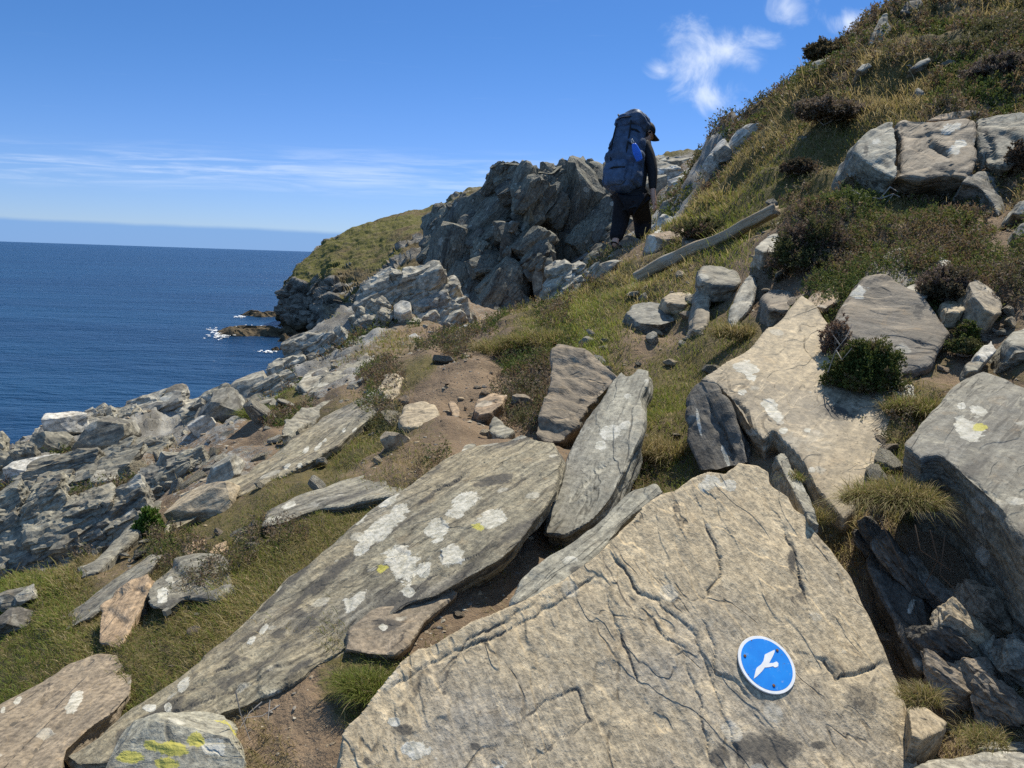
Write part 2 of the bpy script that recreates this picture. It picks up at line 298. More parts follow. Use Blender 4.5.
P = np.stack([X, Y, Z], 1); sc = np.clip(Y/4, .25, 3)
q = P@BED.T
pl, gap = plates(q/np.array([.9, .42, .14])/np.clip(Y/6, .5, 1.6)[:, None], 5)
pl2, gap2 = plates(q/np.array([.3, .15, .06])/np.clip(Y/6, .35, 1.6)[:, None], 15)
rk = sstep(.25, .6, CVR[:, 1])
soilf = fbm(P*7/np.clip(Y/3, .5, 4)[:, None], 77, 4)
rk = rk*(Y < np.interp(UU.ravel(), _EU, _EY)+2)
Z = Z+rk*np.clip(Y/6, .3, 1.2)*(.045*pl+.02*pl2+.02+.06*fbm(q*np.array([1.2, 2.6, 2.6]), 33, 4))+(1-rk)*np.clip(Y/4, .2, 1.5)*.022*soilf
P[:, 2] = np.maximum(Z, SEA-3)
me = np_mesh('hillside', P, grid_faces(len(yy), len(uu)))
vec_attr(me, 'cover', np.stack([CVR[:, 0], CVR[:, 1], CVR[:, 2]], 1)); vec_attr(me, 'bed', q/np.clip(Y/3, .6, 6)[:, None])
tag(link('hillside', me, M['ground']), kind='structure')
def surf(x, y):
    """ground as meshed, near enough to seat small things"""
    return ground(x, y)
# ------------------------------------------------------------------ rocks
def soft_normals(me, N, it=3):
    e = np.empty(len(me.edges)*2, np.int32); me.edges.foreach_get('vertices', e); e = e.reshape(-1, 2); n = len(N)
    for _ in range(it):
        A = np.stack([np.bincount(e[:, 0], N[e[:, 1], k], n)+np.bincount(e[:, 1], N[e[:, 0], k], n) for k in range(3)], 1); N = unit(N+A)
    return N
def finish_rock(name, V, faces, mat, e1, n, size, depth, seed, rough=1., pl=1., spots=(), cracks=(), label=None, group=None, sheet=.06, calm=.0, parent=None, block=0.):
    me = np_mesh(name, V, faces, smooth=False); N = soft_normals(me, normals(me)); B = frame(e1, n); q = V@B.T; s = size
    off = np.array([seed*3.17, seed*1.93, seed*.71])
    low = fbm(q/s*2.2+off, seed, 3)
    p1, g1 = plates(q/np.array([1.1, .7, sheet*1.7])/s+off, seed+3, .5)
    p2, g2 = plates(q/np.array([.62*s, .45*s, max(sheet*.62*s, depth*.0135)])+off, seed+5, .4)
    ledge = fbm(q/np.array([.5*s, .5*s, max(sheet*.45*s, depth*.016)])+off, seed+9, 3)
    fine = fbm(q*np.array([8, 11, 16])/max(s, depth*.22)+off, seed+11, 4)
    side = 1-np.abs(N@B[2])                       # broken edges show the layering, cleaved faces stay calmer
    k = (1-calm)+calm*np.clip(side*1.6, 0, 1)
    d = s*rough*(.030*low*(.4+.6*k)+pl*k*(.030*p1+.014*p2)+.018*ledge*np.clip(side*1.5, .06, 1)+.0045*fine)
    if block:
        pb, gb = plates(q/np.array([.62, .40, .30])/s+off, seed+41, 1.3); d = d*.6+s*block*(.06*pb-.05*np.exp(-(gb/.05)**2))
    if calm: d = d+s*rough*.006*p2*(1-k)*np.clip(.5+low, 0, 1)+s*.0035*fbm(q/s*np.array([5, 9, 14])+off, seed+21, 4)
    e = np.empty(len(me.edges)*2, np.int32); me.edges.foreach_get('vertices', e); e = e.reshape(-1, 2); cn = np.bincount(e.ravel(), minlength=len(V))
    for _ in range(2): d = .4*d+.6*(np.bincount(e[:, 0], d[e[:, 1]], len(V))+np.bincount(e[:, 1], d[e[:, 0]], len(V)))/np.maximum(cn, 1)
    V2 = V+N*d[:, None]
    lich = np.zeros((len(V), 3)); px, py, dd = proj(V2)
    face = (N*unit(-V2)).sum(1) > .02
    jx = 2.8*fbm(np.stack([px/18, py/18, px*0], 1), seed+31, 3); jy = 2.8*fbm(np.stack([px/18, py/18, px*0+9], 1), seed+32, 3)
    for c in cracks:
        pts = np.array(c[0], float); wpx, dep = c[1], c[2]; best = np.full(len(V), 1e9); sg = np.zeros(len(V))
        for a, b in zip(pts[:-1], pts[1:]):
            ab = b-a; L2 = (ab*ab).sum(); qx, qy = px+jx, py+jy; tt = np.clip(((qx-a[0])*ab[0]+(qy-a[1])*ab[1])/L2, 0, 1)
            dx, dy = qx-a[0]-tt*ab[0], qy-a[1]-tt*ab[1]; r = np.hypot(dx, dy); m = r < best
            sg = np.where(m, ab[0]*dy-ab[1]*dx, sg); best = np.where(m, r, best)
        en = np.minimum(np.hypot(px-pts[0, 0], py-pts[0, 1]), np.hypot(px-pts[-1, 0], py-pts[-1, 1])); tap = np.clip(en/14, 0, 1)*(.7+.4*np.clip(.5+fbm(np.stack([px/40, py/40, px*0], 1), seed+33, 2), 0, 1))
        led = np.where(sg > 0, np.exp(-best/16), 0)*sstep(-.5, .8, np.where(sg > 0, best, -best))
        V2 = V2-N*(face*tap*dep*(.6*led+.5*np.exp(-(best/max(wpx*.6, 1.7))**2)))[:, None]
        lich[:, 2] = np.maximum(lich[:, 2], face*tap*.9*np.exp(-(best/max(wpx*.55, 1.6))**2))
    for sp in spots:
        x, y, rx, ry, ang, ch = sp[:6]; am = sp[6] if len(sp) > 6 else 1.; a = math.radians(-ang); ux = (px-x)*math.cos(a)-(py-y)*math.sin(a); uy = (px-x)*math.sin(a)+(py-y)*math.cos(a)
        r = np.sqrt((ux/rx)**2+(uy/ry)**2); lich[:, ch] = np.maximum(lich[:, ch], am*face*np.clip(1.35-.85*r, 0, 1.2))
    set_coords(me, V2)
    vec_attr(me, 'bed', q/(depth/2.2)**.85+off*.37); vec_attr(me, 'lich', lich)
    o = link(name, me, M[mat], parent)
    if label: tag(o, label, 'rock', group)
    return o
def plane_of(pl):
    p = [at(*a) for a in pl]; n = unit(np.cross(p[1]-p[0], p[2]-p[0])); n = n*np.sign(-np.dot(n, p[0])); return n, float(n@p[0])
def ragged(O, seed, step=5., amp=.016):
    ext = np.ptp(O, axis=0).max(); out = []
    for a, b in zip(O, np.roll(O, -1, 0)):
        k = max(1, int(np.linalg.norm(b-a)/step)); out += [a+(b-a)*i/k for i in range(k)]
    out = np.array(out); p = np.stack([out[:, 0]/42, out[:, 1]/42, out[:, 0]*0], 1); a = min(4., max(.6, amp*ext))*np.clip(ext/90, .3, 1)
    return out+a*np.stack([fbm(p, seed, 2), fbm(p, seed+50, 2)], 1)
def slab(label, outline, mat, pl=None, an=None, n=None, lift=.0, thick=.3, ex=None, lin=None, vox=None, rough=1., plt=1., calm=.6, spots=(), cracks=(), seed=None, sheet=.06, flare=1.06, name='rock', group=None, size=None, seat=True, block=0., bed=None, sp_=12):
    """a slab: its visible face is an outline on a real plane, its body goes back from there"""
    if pl: nn, c = plane_of(pl)
    else:
        nn = unit(n); c = nn@(at(an[0], an[1], G(*an) if len(an) == 2 else an[2])+nn*lift)
    O = ragged(np.array(outline, float), int(abs(np.sum(outline))) % 97); r = ray(O[:, 0], O[:, 1]); dd = c/(r@nn); P = r*dd[:, None]
    inn = (O[:, 0] > 0) & (O[:, 0] < W) & (O[:, 1] > 0) & (O[:, 1] < H)
    if seat and inn.any():                         # bring the block forward until it lies on the slope, not in it
        g = np.array([G(*o) for o in O[inn][::3]]); f = np.percentile(g/dd[inn][::3], sp_)
        if f < 1: f = max(.6, f*.985); c *= f; dd = dd*f; P = P*f
    depth = float(np.median(dd)); ctr = P.mean(0)
    exv = np.asarray(ex, float) if ex is not None else -nn
    RB = frame(P[len(P)//3]-P[0], nn)             # lay the block flat while it is meshed, so its edges stay clean
    bm = bmesh.new()
    top = [bm.verts.new(RB@p) for p in P]; bot = [bm.verts.new(RB@(ctr+(p-ctr)*flare+exv*thick)) for p in P]
    k = len(P)
    f1 = bm.faces.new(top); f2 = bm.faces.new(bot[::-1])
    for i in range(k): bm.faces.new([top[i], bot[i], bot[(i+1) % k], top[(i+1) % k]])
    bmesh.ops.triangulate(bm, faces=[f1, f2]); bmesh.ops.recalc_face_normals(bm, faces=bm.faces)
    me = bpy.data.meshes.new('tmp'); bm.to_mesh(me); bm.free()
    o = link('tmp', me); ext = float(np.linalg.norm(np.ptp(P, axis=0))); vx = vox or min(depth*2.6/FPX, max(ext/42, depth*1.5/FPX)); block = block or (.45 if np.ptp(O, axis=0).max() < 95 and calm < .7 else 0.)
    md = o.modifiers.new('r', 'REMESH'); md.mode = 'VOXEL'; md.voxel_size = vx
    sm = o.modifiers.new('s', 'SMOOTH'); sm.factor = .5; sm.iterations = 6
    m2 = evaluated(o); bpy.data.objects.remove(o); bpy.data.meshes.remove(me)
    V = coords(m2)@RB; fs = np.empty(len(m2.loops), np.int32); m2.loops.foreach_get('vertex_index', fs); fs = fs.reshape(-1, 4); bpy.data.meshes.remove(m2)
    s = size or float(np.sqrt(np.prod(np.sort(np.ptp(P, 0))[1:])))
    if lin is None: e1 = BED1
    else: a = at(*lin[0], 1.); r1 = ray(*lin[0]); r2 = ray(*lin[1]); e1 = r2*(c/(r2@nn))-r1*(c/(r1@nn))
    bn = nn
    if bed is not None: e1 = unit(_R*bed[0]+_U0*bed[1]+_F*bed[2]); bn = unit(-_R*bed[1]+_U0*bed[0]-.15*_F)
    if seed is None: seed = int(abs(O.sum())) % 97
    return finish_rock(name, V, fs, mat, e1, bn, s, depth, seed, rough, plt, spots, cracks, label, group, sheet, calm, block=block)
def _ico(sub):
    bm = bmesh.new(); bmesh.ops.create_icosphere(bm, subdivisions=sub, radius=1); V = np.array([v.co[:] for v in bm.verts]); F = np.array([[v.index for v in f.verts] for f in bm.faces]); bm.free(); return V, F
_ICO = {k: _ico(k) for k in (3, 4, 5, 6)}
def chisel(seed, sub=5, flat=.6, cuts=11):
    V, F = _ICO[sub]; V = V/np.abs(V).max(1, keepdims=True)**.85; g = np.random.default_rng(seed)
    for i in range(cuts):
        nn = unit(g.normal(size=3)*np.array([1, 1, 1.3])); dlim = g.uniform(.62, 1.0); e = np.maximum(0, V@nn-dlim); V -= e[:, None]*nn
    return V*np.array([1, 1, flat])
def boulder(label, px, py, wpx, hpx, mat, ang=25, seed=0, d=None, sub=5, lift=.25, group=None, rough=1., spots=(), name='rock', back=1., calm=.3, cuts=11, sheet=.09):
    """an angular block, bedded along the image angle, sunk a little into the ground below (px, py) = foot of the block"""
    d = d or G(px, py); foot = at(px, py, d); w = wpx*d/FPX; h = hpx*d/FPX
    V = chisel(seed, sub, 1., cuts); V /= np.ptp(V, axis=0)
    a = math.radians(ang); e1 = unit(_R*math.cos(a)+_U0*math.sin(a)+_F*.25*((seed % 5)-2)/2); nn = unit(-_R*math.sin(a)+_U0*math.cos(a)-.45*_F); B = frame(e1, nn)
    V = V*np.array([w, .8*w*back, h*1.15])@B; ctr = foot+np.array([0, .25*w, 0])+_U0*h*(.5-lift*.35)
    return finish_rock(name, V+ctr, _ICO[sub][1], mat, B[0], B[2], max(w, h)*.9, d, seed+1, rough, 1., spots, (), label, group, sheet, calm)

_PROTO = {}
def block_proto(k, sub):
    if (k, sub) not in _PROTO:
        V, F = _ICO[sub]; V = V/np.abs(V).max(1, keepdims=True); g = np.random.default_rng(900+k)
        for i in range(8):
            nn = unit(g.normal(size=3)*np.array([1.2, 1, .8])); dlim = g.uniform(.72, 1.12); e = np.maximum(0, V@nn-dlim); V = V-e[:, None]*nn
        V[:, 2] += .22*V[:, 0]*g.normal()*.6+.2*V[:, 1]*g.normal()*.6
        _PROTO[(k, sub)] = V
    return _PROTO[(k, sub)], _ICO[sub][1]
def blocks(name, label, items, mat, depth, seed, cat='rock', sub=3, rough=1., parent=None):
    """one outcrop: many flat-faced blocks grown together, items = (centre, frame rows, half sizes)"""
    VV, FF, SS, QQ, k = [], [], [], [], 0; g = np.random.default_rng(seed)
    for c_, Bf, hs in items:
        V, F = block_proto(int(g.integers(16)), sub); hs = np.array(hs)
        L_ = (V*hs); VV.append(L_@Bf+c_); FF.append(F+k); k += len(V); SS.append(np.full(len(V), float(np.cbrt(hs.prod())))); QQ.append(L_+g.uniform(-5, 5, 3))
    V = np.concatenate(VV); F = np.concatenate(FF); S_ = np.concatenate(SS); Q = np.concatenate(QQ)
    me = np_mesh(name, V, F, smooth=False); N = soft_normals(me, normals(me), 1); q = Q/S_[:, None]
    p1, g1 = plates(q/np.array([.9, .6, .28])+seed, seed+2, 1.); fn = fbm(q*np.array([2.5, 3.5, 7]), seed+3, 3)
    p2, g2 = plates(q/np.array([.42, .30, .15])+seed, seed+4, 1.); V = V+N*(S_*rough*(.10*p1+.055*p2+.05*fn))[:, None]
    set_coords(me, V); vec_attr(me, 'bed', Q/(depth/2.2)**.85); l = np.zeros((len(V), 3)); l[:, 2] = .0; vec_attr(me, 'lich', l)
    o = link(name, me, M[mat], parent)
    return tag(o, label, cat) if label else o
def jit(B0, g, a=.14):
    return frame(unit(B0[0]+g.normal(size=3)*a), unit(B0[2]+g.normal(size=3)*a))
def outcrop(label, px, py, wpx, hpx, mat, n, ang=24, d=None, seed=0, lean=-.5, dep=.7, flat=.34, name='outcrop', sub=3, top=None):
    """a bedded outcrop: foot line centred on (px, py), width and height as seen"""
    g = np.random.default_rng(seed+5); a = math.radians(ang); e1 = unit(_R*math.cos(a)+_U0*math.sin(a)+_F*.15); nn = unit(-_R*math.sin(a)+_U0*math.cos(a)+lean*_F); B0 = frame(e1, nn)
    its = []
    for i in range(n):
        u = g.uniform(-.5, .5); x = px+u*wpx; t_ = g.random(); yb = py-t_*hpx*(1-1.6*u*u)
        dd = d*(1+.03*t_) if d else min(G(x, min(py, yb+hpx*.35)), G(px, py)*1.25)*(1-.01)
        s = g.uniform(.7, 1.35); w = wpx*dd/FPX; h = hpx*dd/FPX; C_ = at(x, yb+hpx*.12, dd)+_F*.22*h*dep
        its.append((C_, jit(B0, g, .10), (w*g.uniform(.14, .27)*s, w*g.uniform(.10, .2)*s*dep+.1*h, h*g.uniform(.5, 1.)*flat*s)))
    return blocks(name, label, its, mat, d or G(px, py), seed, sub=sub)
# ---- the near slabs
SGN = at(765, 666, 1.95); _v = unit(-SGN); _d = (_R+_U)/math.sqrt(2); _d = unit(_d-_d@_v*_v); NS = math.cos(math.radians(38))*_v+math.sin(math.radians(38))*_d
ANS = (765, 666, 1.95)
slab('warm tan bedrock slab in front that carries the round blue bird disc', [(290,850),(335,768),(345,735),(372,695),(400,660),(430,640),(470,620),(520,600),(548,585),(590,560),(640,510),(660,494),(672,489),(690,473),(706,468),(722,471),(736,461),(754,463),(766,470),(770,484),(786,498),(792,510),(806,519),(830,545),(852,580),(880,640),(905,700),(913,740),(935,850)],
 'foretan', an=ANS, n=NS, thick=.55, ex=(.05,.35,-.9), lin=((738,768),(612,540)), vox=.0043, rough=.5, calm=.72, sheet=.05, size=.75, seed=12,
 spots=[(393,722,7,5,0,0),(412,750,20,9,10,0),(400,730,16,7,10,2),(365,762,8,6,0,2),(445,692,5,4,0,2),(708,485,10,7,0,0),(768,750,40,26,0,2),(720,757,14,14,0,2),(475,746,7,5,0,2),(730,486,7,5,0,0),(793,560,5,14,0,2),(820,745,10,6,0,2),(850,690,60,45,0,2,.55),(430,690,60,26,-35,2,.5),(800,600,30,40,0,2,.5)],
 cracks=[([(610,548),(640,590),(660,602),(690,628),(702,645),(712,672),(722,700),(735,735),(738,768)],2.,.008),([(640,612),(655,618),(668,640),(683,645),(690,670),(700,700),(708,740),(712,768)],1.8,.007),([(608,590),(620,630),(635,665),(641,690)],2.0,.007),
  ([(672,496),(680,518)],2.6,.012),([(714,503),(722,515),(726,524)],4.,.014),([(702,515),(712,540),(722,555),(720,575),(703,603)],1.7,.012),([(700,618),(712,640),(716,672),(735,680),(752,704)],1.7,.010),
  ([(782,525),(795,545),(800,575),(806,608)],3.,.010),([(812,655),(826,660),(838,678),(862,672),(886,660)],1.6,.012),([(560,480),(650,640)],1,.0),([(430,700),(470,640),(540,600)],1.5,.006),([(520,720),(545,700),(575,690),(590,720),(560,740),(520,768)],1.,.004),([(385,690),(440,660),(520,625),(600,570)],1.6,.007)])
slab('blue-grey flat slab wedged along the left edge of the tan bedrock', [(512,600),(520,580),(545,558),(590,525),(635,488),(655,482),(662,492),(630,520),(600,548),(580,568),(560,588),(535,606)],
 'blue', pl=[(520,595,2.10),(655,485,2.52),(600,520,2.38)], thick=.35, ex=(.1,.25,-.95), lin=((520,600),(650,490)), rough=.8, calm=.5, seed=5, spots=[(575,572,10,12,0,2),(570,560,8,4,0,0)])
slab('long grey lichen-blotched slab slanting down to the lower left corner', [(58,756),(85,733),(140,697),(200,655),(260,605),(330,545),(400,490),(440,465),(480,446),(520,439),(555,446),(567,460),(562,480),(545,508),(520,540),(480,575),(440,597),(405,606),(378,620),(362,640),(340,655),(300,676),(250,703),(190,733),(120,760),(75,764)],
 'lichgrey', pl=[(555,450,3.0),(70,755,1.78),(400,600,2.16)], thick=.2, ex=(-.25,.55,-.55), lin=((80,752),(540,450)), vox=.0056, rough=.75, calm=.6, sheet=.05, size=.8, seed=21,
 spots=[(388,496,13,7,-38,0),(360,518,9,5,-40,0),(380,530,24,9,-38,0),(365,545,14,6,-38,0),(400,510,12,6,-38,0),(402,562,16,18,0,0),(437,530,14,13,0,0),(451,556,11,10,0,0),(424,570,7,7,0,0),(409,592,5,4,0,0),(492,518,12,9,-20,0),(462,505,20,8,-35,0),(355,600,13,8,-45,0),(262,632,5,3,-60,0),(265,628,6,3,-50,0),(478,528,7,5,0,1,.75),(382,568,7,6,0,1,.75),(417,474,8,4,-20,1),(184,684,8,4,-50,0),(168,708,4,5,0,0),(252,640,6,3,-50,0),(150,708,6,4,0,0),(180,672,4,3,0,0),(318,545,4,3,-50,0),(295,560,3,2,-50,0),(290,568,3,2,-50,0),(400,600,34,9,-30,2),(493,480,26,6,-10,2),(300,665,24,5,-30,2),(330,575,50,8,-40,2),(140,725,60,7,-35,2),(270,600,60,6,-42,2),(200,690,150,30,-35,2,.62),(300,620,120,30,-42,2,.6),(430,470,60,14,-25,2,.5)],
 cracks=[([(405,512),(440,488),(470,470)],2,.01),([(300,690),(345,660),(400,640)],2.,.005),([(130,730),(170,712),(230,690),(290,660)],2.4,.005),([(100,745),(150,735),(205,715),(250,690)],2.,.005),([(190,690),(215,672),(240,660)],2.,.01),([(225,690),(240,680)],2,.01),([(380,610),(420,585),(470,560),(520,520)],2,.004)])
slab('brown chock of rock under the lower edge of the long lichened slab', [(345,650),(352,632),(372,612),(405,598),(450,585),(458,592),(440,605),(422,622),(408,645),(395,655),(372,655)], 'brown', pl=[(350,650,2.02),(450,590,2.32),(400,655,1.98)], thick=.25, ex=(-.2,.6,-.7), rough=.9, calm=.3, seed=8, spots=[(383,627,4,3,0,0),(385,625,18,8,0,2)])
slab('upright blue-grey slab with white flecks leaning behind the long slab', [(546,534),(546,512),(556,488),(562,468),(572,442),(586,416),(606,390),(613,380),(622,371),(630,377),(638,368),(650,369),(647,384),(641,396),(640,420),(633,446),(624,468),(612,492),(590,520),(566,536)],
 'blue', pl=[(560,520,2.75),(628,375,3.75),(575,430,3.35)], thick=.22, ex=(.2,.7,-.5), lin=((560,520),(630,380)), rough=.55, calm=.6, seed=31, spots=[(610,433,10,7,0,0),(600,445,6,5,0,0),(628,396,4,3,0,0),(625,425,5,4,0,0),(580,430,3,3,0,0)], cracks=[([(570,500),(585,480),(612,455)],2,.014),([(565,515),(600,480)],1.5,.01)])
slab('layered tan block with split ledges between the dirt bank and the upright slab', [(534,432),(541,410),(549,380),(552,352),(556,342),(588,350),(617,377),(606,392),(588,408),(576,428),(562,442),(544,441)],
 'brown', pl=[(540,436,3.85),(556,345,4.4),(610,378,4.15)], thick=.4, ex=(.25,.75,-.4), lin=((545,435),(615,385)), rough=1.35, calm=0, seed=44, sheet=.09, bed=(.93,-.36,.1), block=.4)
slab('big pale tan slab with white splashes below the dark green shrub', [(800,293),(812,300),(830,320),(842,345),(862,384),(888,384),(893,400),(886,440),(870,480),(852,512),(842,522),(822,494),(800,462),(776,426),(762,440),(746,424),(730,405),(716,386),(700,382),(730,364),(760,335),(785,310)],
 'tan', pl=[(842,520,2.55),(800,293,4.25),(705,383,3.4)], thick=.42, ex=(.25,.3,-.95), lin=((720,380),(800,300)), rough=.6, calm=.75, seed=52, size=.8, flare=1.,
 spots=[(745,368,12,7,10,0),(752,378,6,4,0,0),(770,405,9,6,30,0),(775,415,10,7,40,0),(783,430,5,4,0,0),(742,392,5,3,0,0),(808,430,5,3,0,0),(838,412,20,8,15,2),(812,470,4,3,0,0),(750,432,6,5,0,0)], cracks=[([(735,395),(748,420),(762,438)],3.,.03),([(860,385),(850,420)],1,.006),([(755,405),(790,430)],1,.004)])
slab('dark blue-grey block at the left foot of the pale tan slab', [(686,440),(690,400),(700,384),(716,386),(730,408),(744,440),(748,462),(720,470),(700,470)], 'dark', pl=[(690,455,3.12),(703,386,3.33),(745,455,2.98)], thick=.3, ex=(.3,.8,-.3), lin=((695,390),(730,460)), rough=1.1, calm=.2, seed=61, block=.5, spots=[(698,420,2,18,-10,0),(725,455,2,14,-20,0)], cracks=[([(708,395),(722,430),(735,465)],3,.03)])
slab('brown-grey boulder with a peaked top behind the dark green shrub', [(832,345),(838,318),(846,300),(866,280),(884,276),(915,291),(934,310),(948,326),(953,334),(938,350),(930,366),(905,372),(894,396),(872,396),(845,375)],
 'brown', pl=[(860,392,3.45),(880,278,4.15),(945,335,3.75)], thick=.35, ex=(.1,.7,-.6), lin=((850,330),(940,340)), rough=.8, calm=.6, seed=70, spots=[(855,290,10,6,30,0),(920,312,8,8,0,2)], cracks=[([(905,335),(935,345)],2,.012),([(885,370),(910,352)],2,.01)])
slab('large grey boulder cut by the right edge with a dark shaded side', [(903,445),(918,420),(940,398),(962,380),(985,370),(1010,378),(1062,398),(1095,470),(1075,575),(1024,534),(1000,506),(980,488),(958,466),(940,455),(920,460)],
 'grey', pl=[(905,446,2.55),(985,370,3.0),(1024,535,2.05)], thick=.55, ex=(.25,.3,-.92), lin=((905,446),(985,370)), rough=.7, calm=.6, seed=83, size=.75, flare=.97, spots=[(980,412,12,6,25,0),(968,430,14,9,30,0),(980,427,8,5,0,1),(962,405,5,4,0,0)], cracks=[([(960,466),(985,490),(1010,500)],2,.008)])
# ---- gully on the right
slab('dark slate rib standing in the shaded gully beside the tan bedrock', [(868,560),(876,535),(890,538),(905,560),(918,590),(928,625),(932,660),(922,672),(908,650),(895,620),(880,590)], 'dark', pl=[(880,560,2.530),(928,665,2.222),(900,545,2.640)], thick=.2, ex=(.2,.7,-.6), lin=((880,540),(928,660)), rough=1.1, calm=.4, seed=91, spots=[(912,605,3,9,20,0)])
slab('cream coloured stone beside the lower right edge of the tan bedrock', [(908,706),(925,705),(948,722),(944,730),(922,740),(912,735)], 'tan', pl=[(910,708,1.914),(946,725,1.914),(915,738,1.804)], thick=.16, ex=(.05,.3,-.9), rough=.7, seed=97)
slab('pale grey flat stone in the bottom right corner', [(915,768),(930,755),(960,751),(1000,752),(1035,750),(1040,800),(900,800)], 'pale', pl=[(930,756,1.826),(1030,752,1.826),(950,790,1.705)], thick=.25, ex=(.05,.3,-.9), rough=.9, calm=.5, seed=98)
slab('thin grey stone plate lying behind the bottom right corner stone', [(978,748),(985,742),(1024,741),(1032,747),(1010,750)], 'grey', pl=[(980,747,1.936),(1030,745,1.936),(1000,741,1.980)], thick=.06, ex=(0,.3,-.9), seed=99)
slab('narrow split slate lying along the gully below the grass tuft', [(905,545),(925,562),(950,590),(985,612),(1000,625),(985,630),(955,612),(930,590),(910,565)], 'brown', pl=[(910,555,2.530),(995,625,2.354),(955,612,2.354)], thick=.12, ex=(.1,.6,-.7), seed=103)
slab('narrow grey splinter in the crevice under the pale tan slab', [(776,455),(785,452),(800,478),(815,508),(822,525),(810,522),(795,495)], 'grey', pl=[(780,458,2.62),(820,522,2.32),(800,478,2.55)], thick=.14, ex=(.1,.5,-.8), seed=105)
slab('small white-faced stone wedged between the two tan slabs and the grass', [(893,388),(903,380),(915,386),(916,400),(900,408),(893,402)], 'pale', pl=[(895,405,3.15),(905,382,3.3),(916,395,3.2)], thick=.15, ex=(.1,.7,-.6), seed=107, spots=[(905,395,8,8,0,0)])
# ---- left foreground
slab('brown ridged slab at the left edge of the lower left corner', [(-40,720),(0,698),(50,671),(98,653),(135,662),(132,690),(112,712),(70,748),(60,790),(-40,830)], 'brown', pl=[(0,705,2.1),(120,662,2.35),(50,770,1.72)], thick=.3, ex=(-.1,.5,-.8), lin=((0,760),(120,665)), rough=1., calm=.5, seed=110, size=.6, spots=[(18,700,6,3,-50,0),(3,710,4,3,-40,0),(75,700,12,5,-60,0)], cracks=[([(20,768),(50,730),(70,715)],2.5,.012),([(0,730),(60,690)],2,.01)])
boulder('pale boulder blotched with yellow lichen at the bottom edge', 168,818,140,80, 'yellow', ang=-4, seed=113, d=1.62, sub=6, lift=.1, rough=.7, spots=[(175,750,14,9,0,1),(195,740,10,8,0,1),(168,763,12,7,0,1),(212,746,13,9,0,0),(130,757,14,7,0,1),(150,745,8,6,0,1)])
slab('orange-tan pointed block below the small lichened ledge', [(96,628),(100,606),(118,590),(150,571),(150,588),(142,608),(128,632),(118,652),(106,646),(97,642)], 'ochre', pl=[(100,640,2.72),(150,573,3.1),(100,606,2.95)], thick=.2, ex=(-.1,.7,-.6), lin=((110,645),(145,580)), rough=.9, calm=.5, seed=117)
slab('grey lichen-spotted ledge in the grass left of the long slab', [(146,592),(152,575),(172,560),(195,553),(222,551),(231,560),(230,592),(222,600),(195,598),(180,598),(166,612),(150,604)], 'grey', pl=[(160,605,2.92),(170,560,3.3),(230,575,3.05)], thick=.25, ex=(0,.7,-.6), rough=1.1, calm=.3, seed=119, spots=[(162,595,6,10,10,0),(170,580,5,5,0,0)])
slab('thin grey slab ramp running up to the orange-tan block', [(45,632),(70,610),(100,585),(125,568),(150,552),(165,552),(150,570),(118,590),(98,610),(90,618),(60,634)], 'grey', pl=[(50,632,2.95),(150,555,3.5),(98,612,3.0)], thick=.2, ex=(-.1,.5,-.8), lin=((50,632),(150,556)), rough=.9, seed=121)
slab('long olive slab ramp with white flecks rising towards the dirt path', [(164,532),(168,505),(185,495),(215,488),(245,474),(280,448),(330,418),(368,390),(394,375),(392,385),(382,400),(362,424),(342,444),(320,457),(280,476),(250,490),(205,512)], 'lichgrey', pl=[(170,525,3.9),(392,378,6.0),(345,440,4.6)], thick=.3, ex=(-.1,.5,-.8), lin=((180,515),(390,380)), rough=.7, calm=.6, seed=125, size=1., spots=[(355,430,4,2,-50,0),(318,447,6,2,-50,0),(306,450,5,2,-50,0),(287,466,4,2,-50,0),(325,440,3,2,-50,0),(300,465,3,2,-50,0),(372,392,6,2,-50,0),(344,430,3,2,-50,0),(190,505,6,3,0,0)])
slab('flat grey slab just above the upper edge of the long lichened slab', [(258,528),(264,512),(300,496),(340,480),(400,463),(450,449),(472,446),(470,462),(432,480),(400,496),(370,503),(320,506),(288,522)], 'grey', pl=[(262,525,3.3),(470,448,4.1),(400,495,3.4)], thick=.3, ex=(0,.5,-.8), lin=((262,522),(465,450)), rough=.7, calm=.7, seed=127, size=.8, sp_=60, spots=[(290,505,8,3,-25,0)])
slab('dark-edged overhanging slab below the bright green grass patch', [(279,436),(284,420),(300,408),(322,402),(334,402),(322,416),(305,425),(290,434)], 'grey', pl=[(282,434,6.3),(330,404,7.4),(300,408,7.1)], thick=.3, ex=(.1,.6,-.7), rough=1.1, calm=.3, seed=129)
slab('reddish flat stone by the shrub above the small lichened ledge', [(180,553),(184,543),(200,536),(210,540),(205,552),(195,558)], 'ochre', pl=[(182,553,3.6),(205,538,3.85),(207,552,3.6)], thick=.1, ex=(0,.6,-.8), seed=131)
slab('pinkish broken plate next to the reddish flat stone', [(208,552),(214,545),(226,541),(229,548),(218,556)], 'ochre', pl=[(210,553,3.5),(226,542,3.7),(226,552,3.55)], thick=.08, ex=(0,.6,-.8), seed=133)
slab('grey split shelf beside the clefts of the craggy rock', [(75,566),(92,560),(112,540),(135,520),(140,530),(118,552),(98,570),(80,576)], 'grey', pl=[(78,574,4.2),(136,522,4.8),(98,570,4.2)], thick=.25, ex=(0,.6,-.7), seed=139)
slab('pale ribbed rock sloping down beside the dark green bush', [(128,520),(150,500),(165,498),(160,512),(148,535),(140,545),(130,535)], 'grey', pl=[(132,535,4.3),(160,500,4.8),(145,540,4.2)], thick=.3, ex=(0,.6,-.7), seed=141)
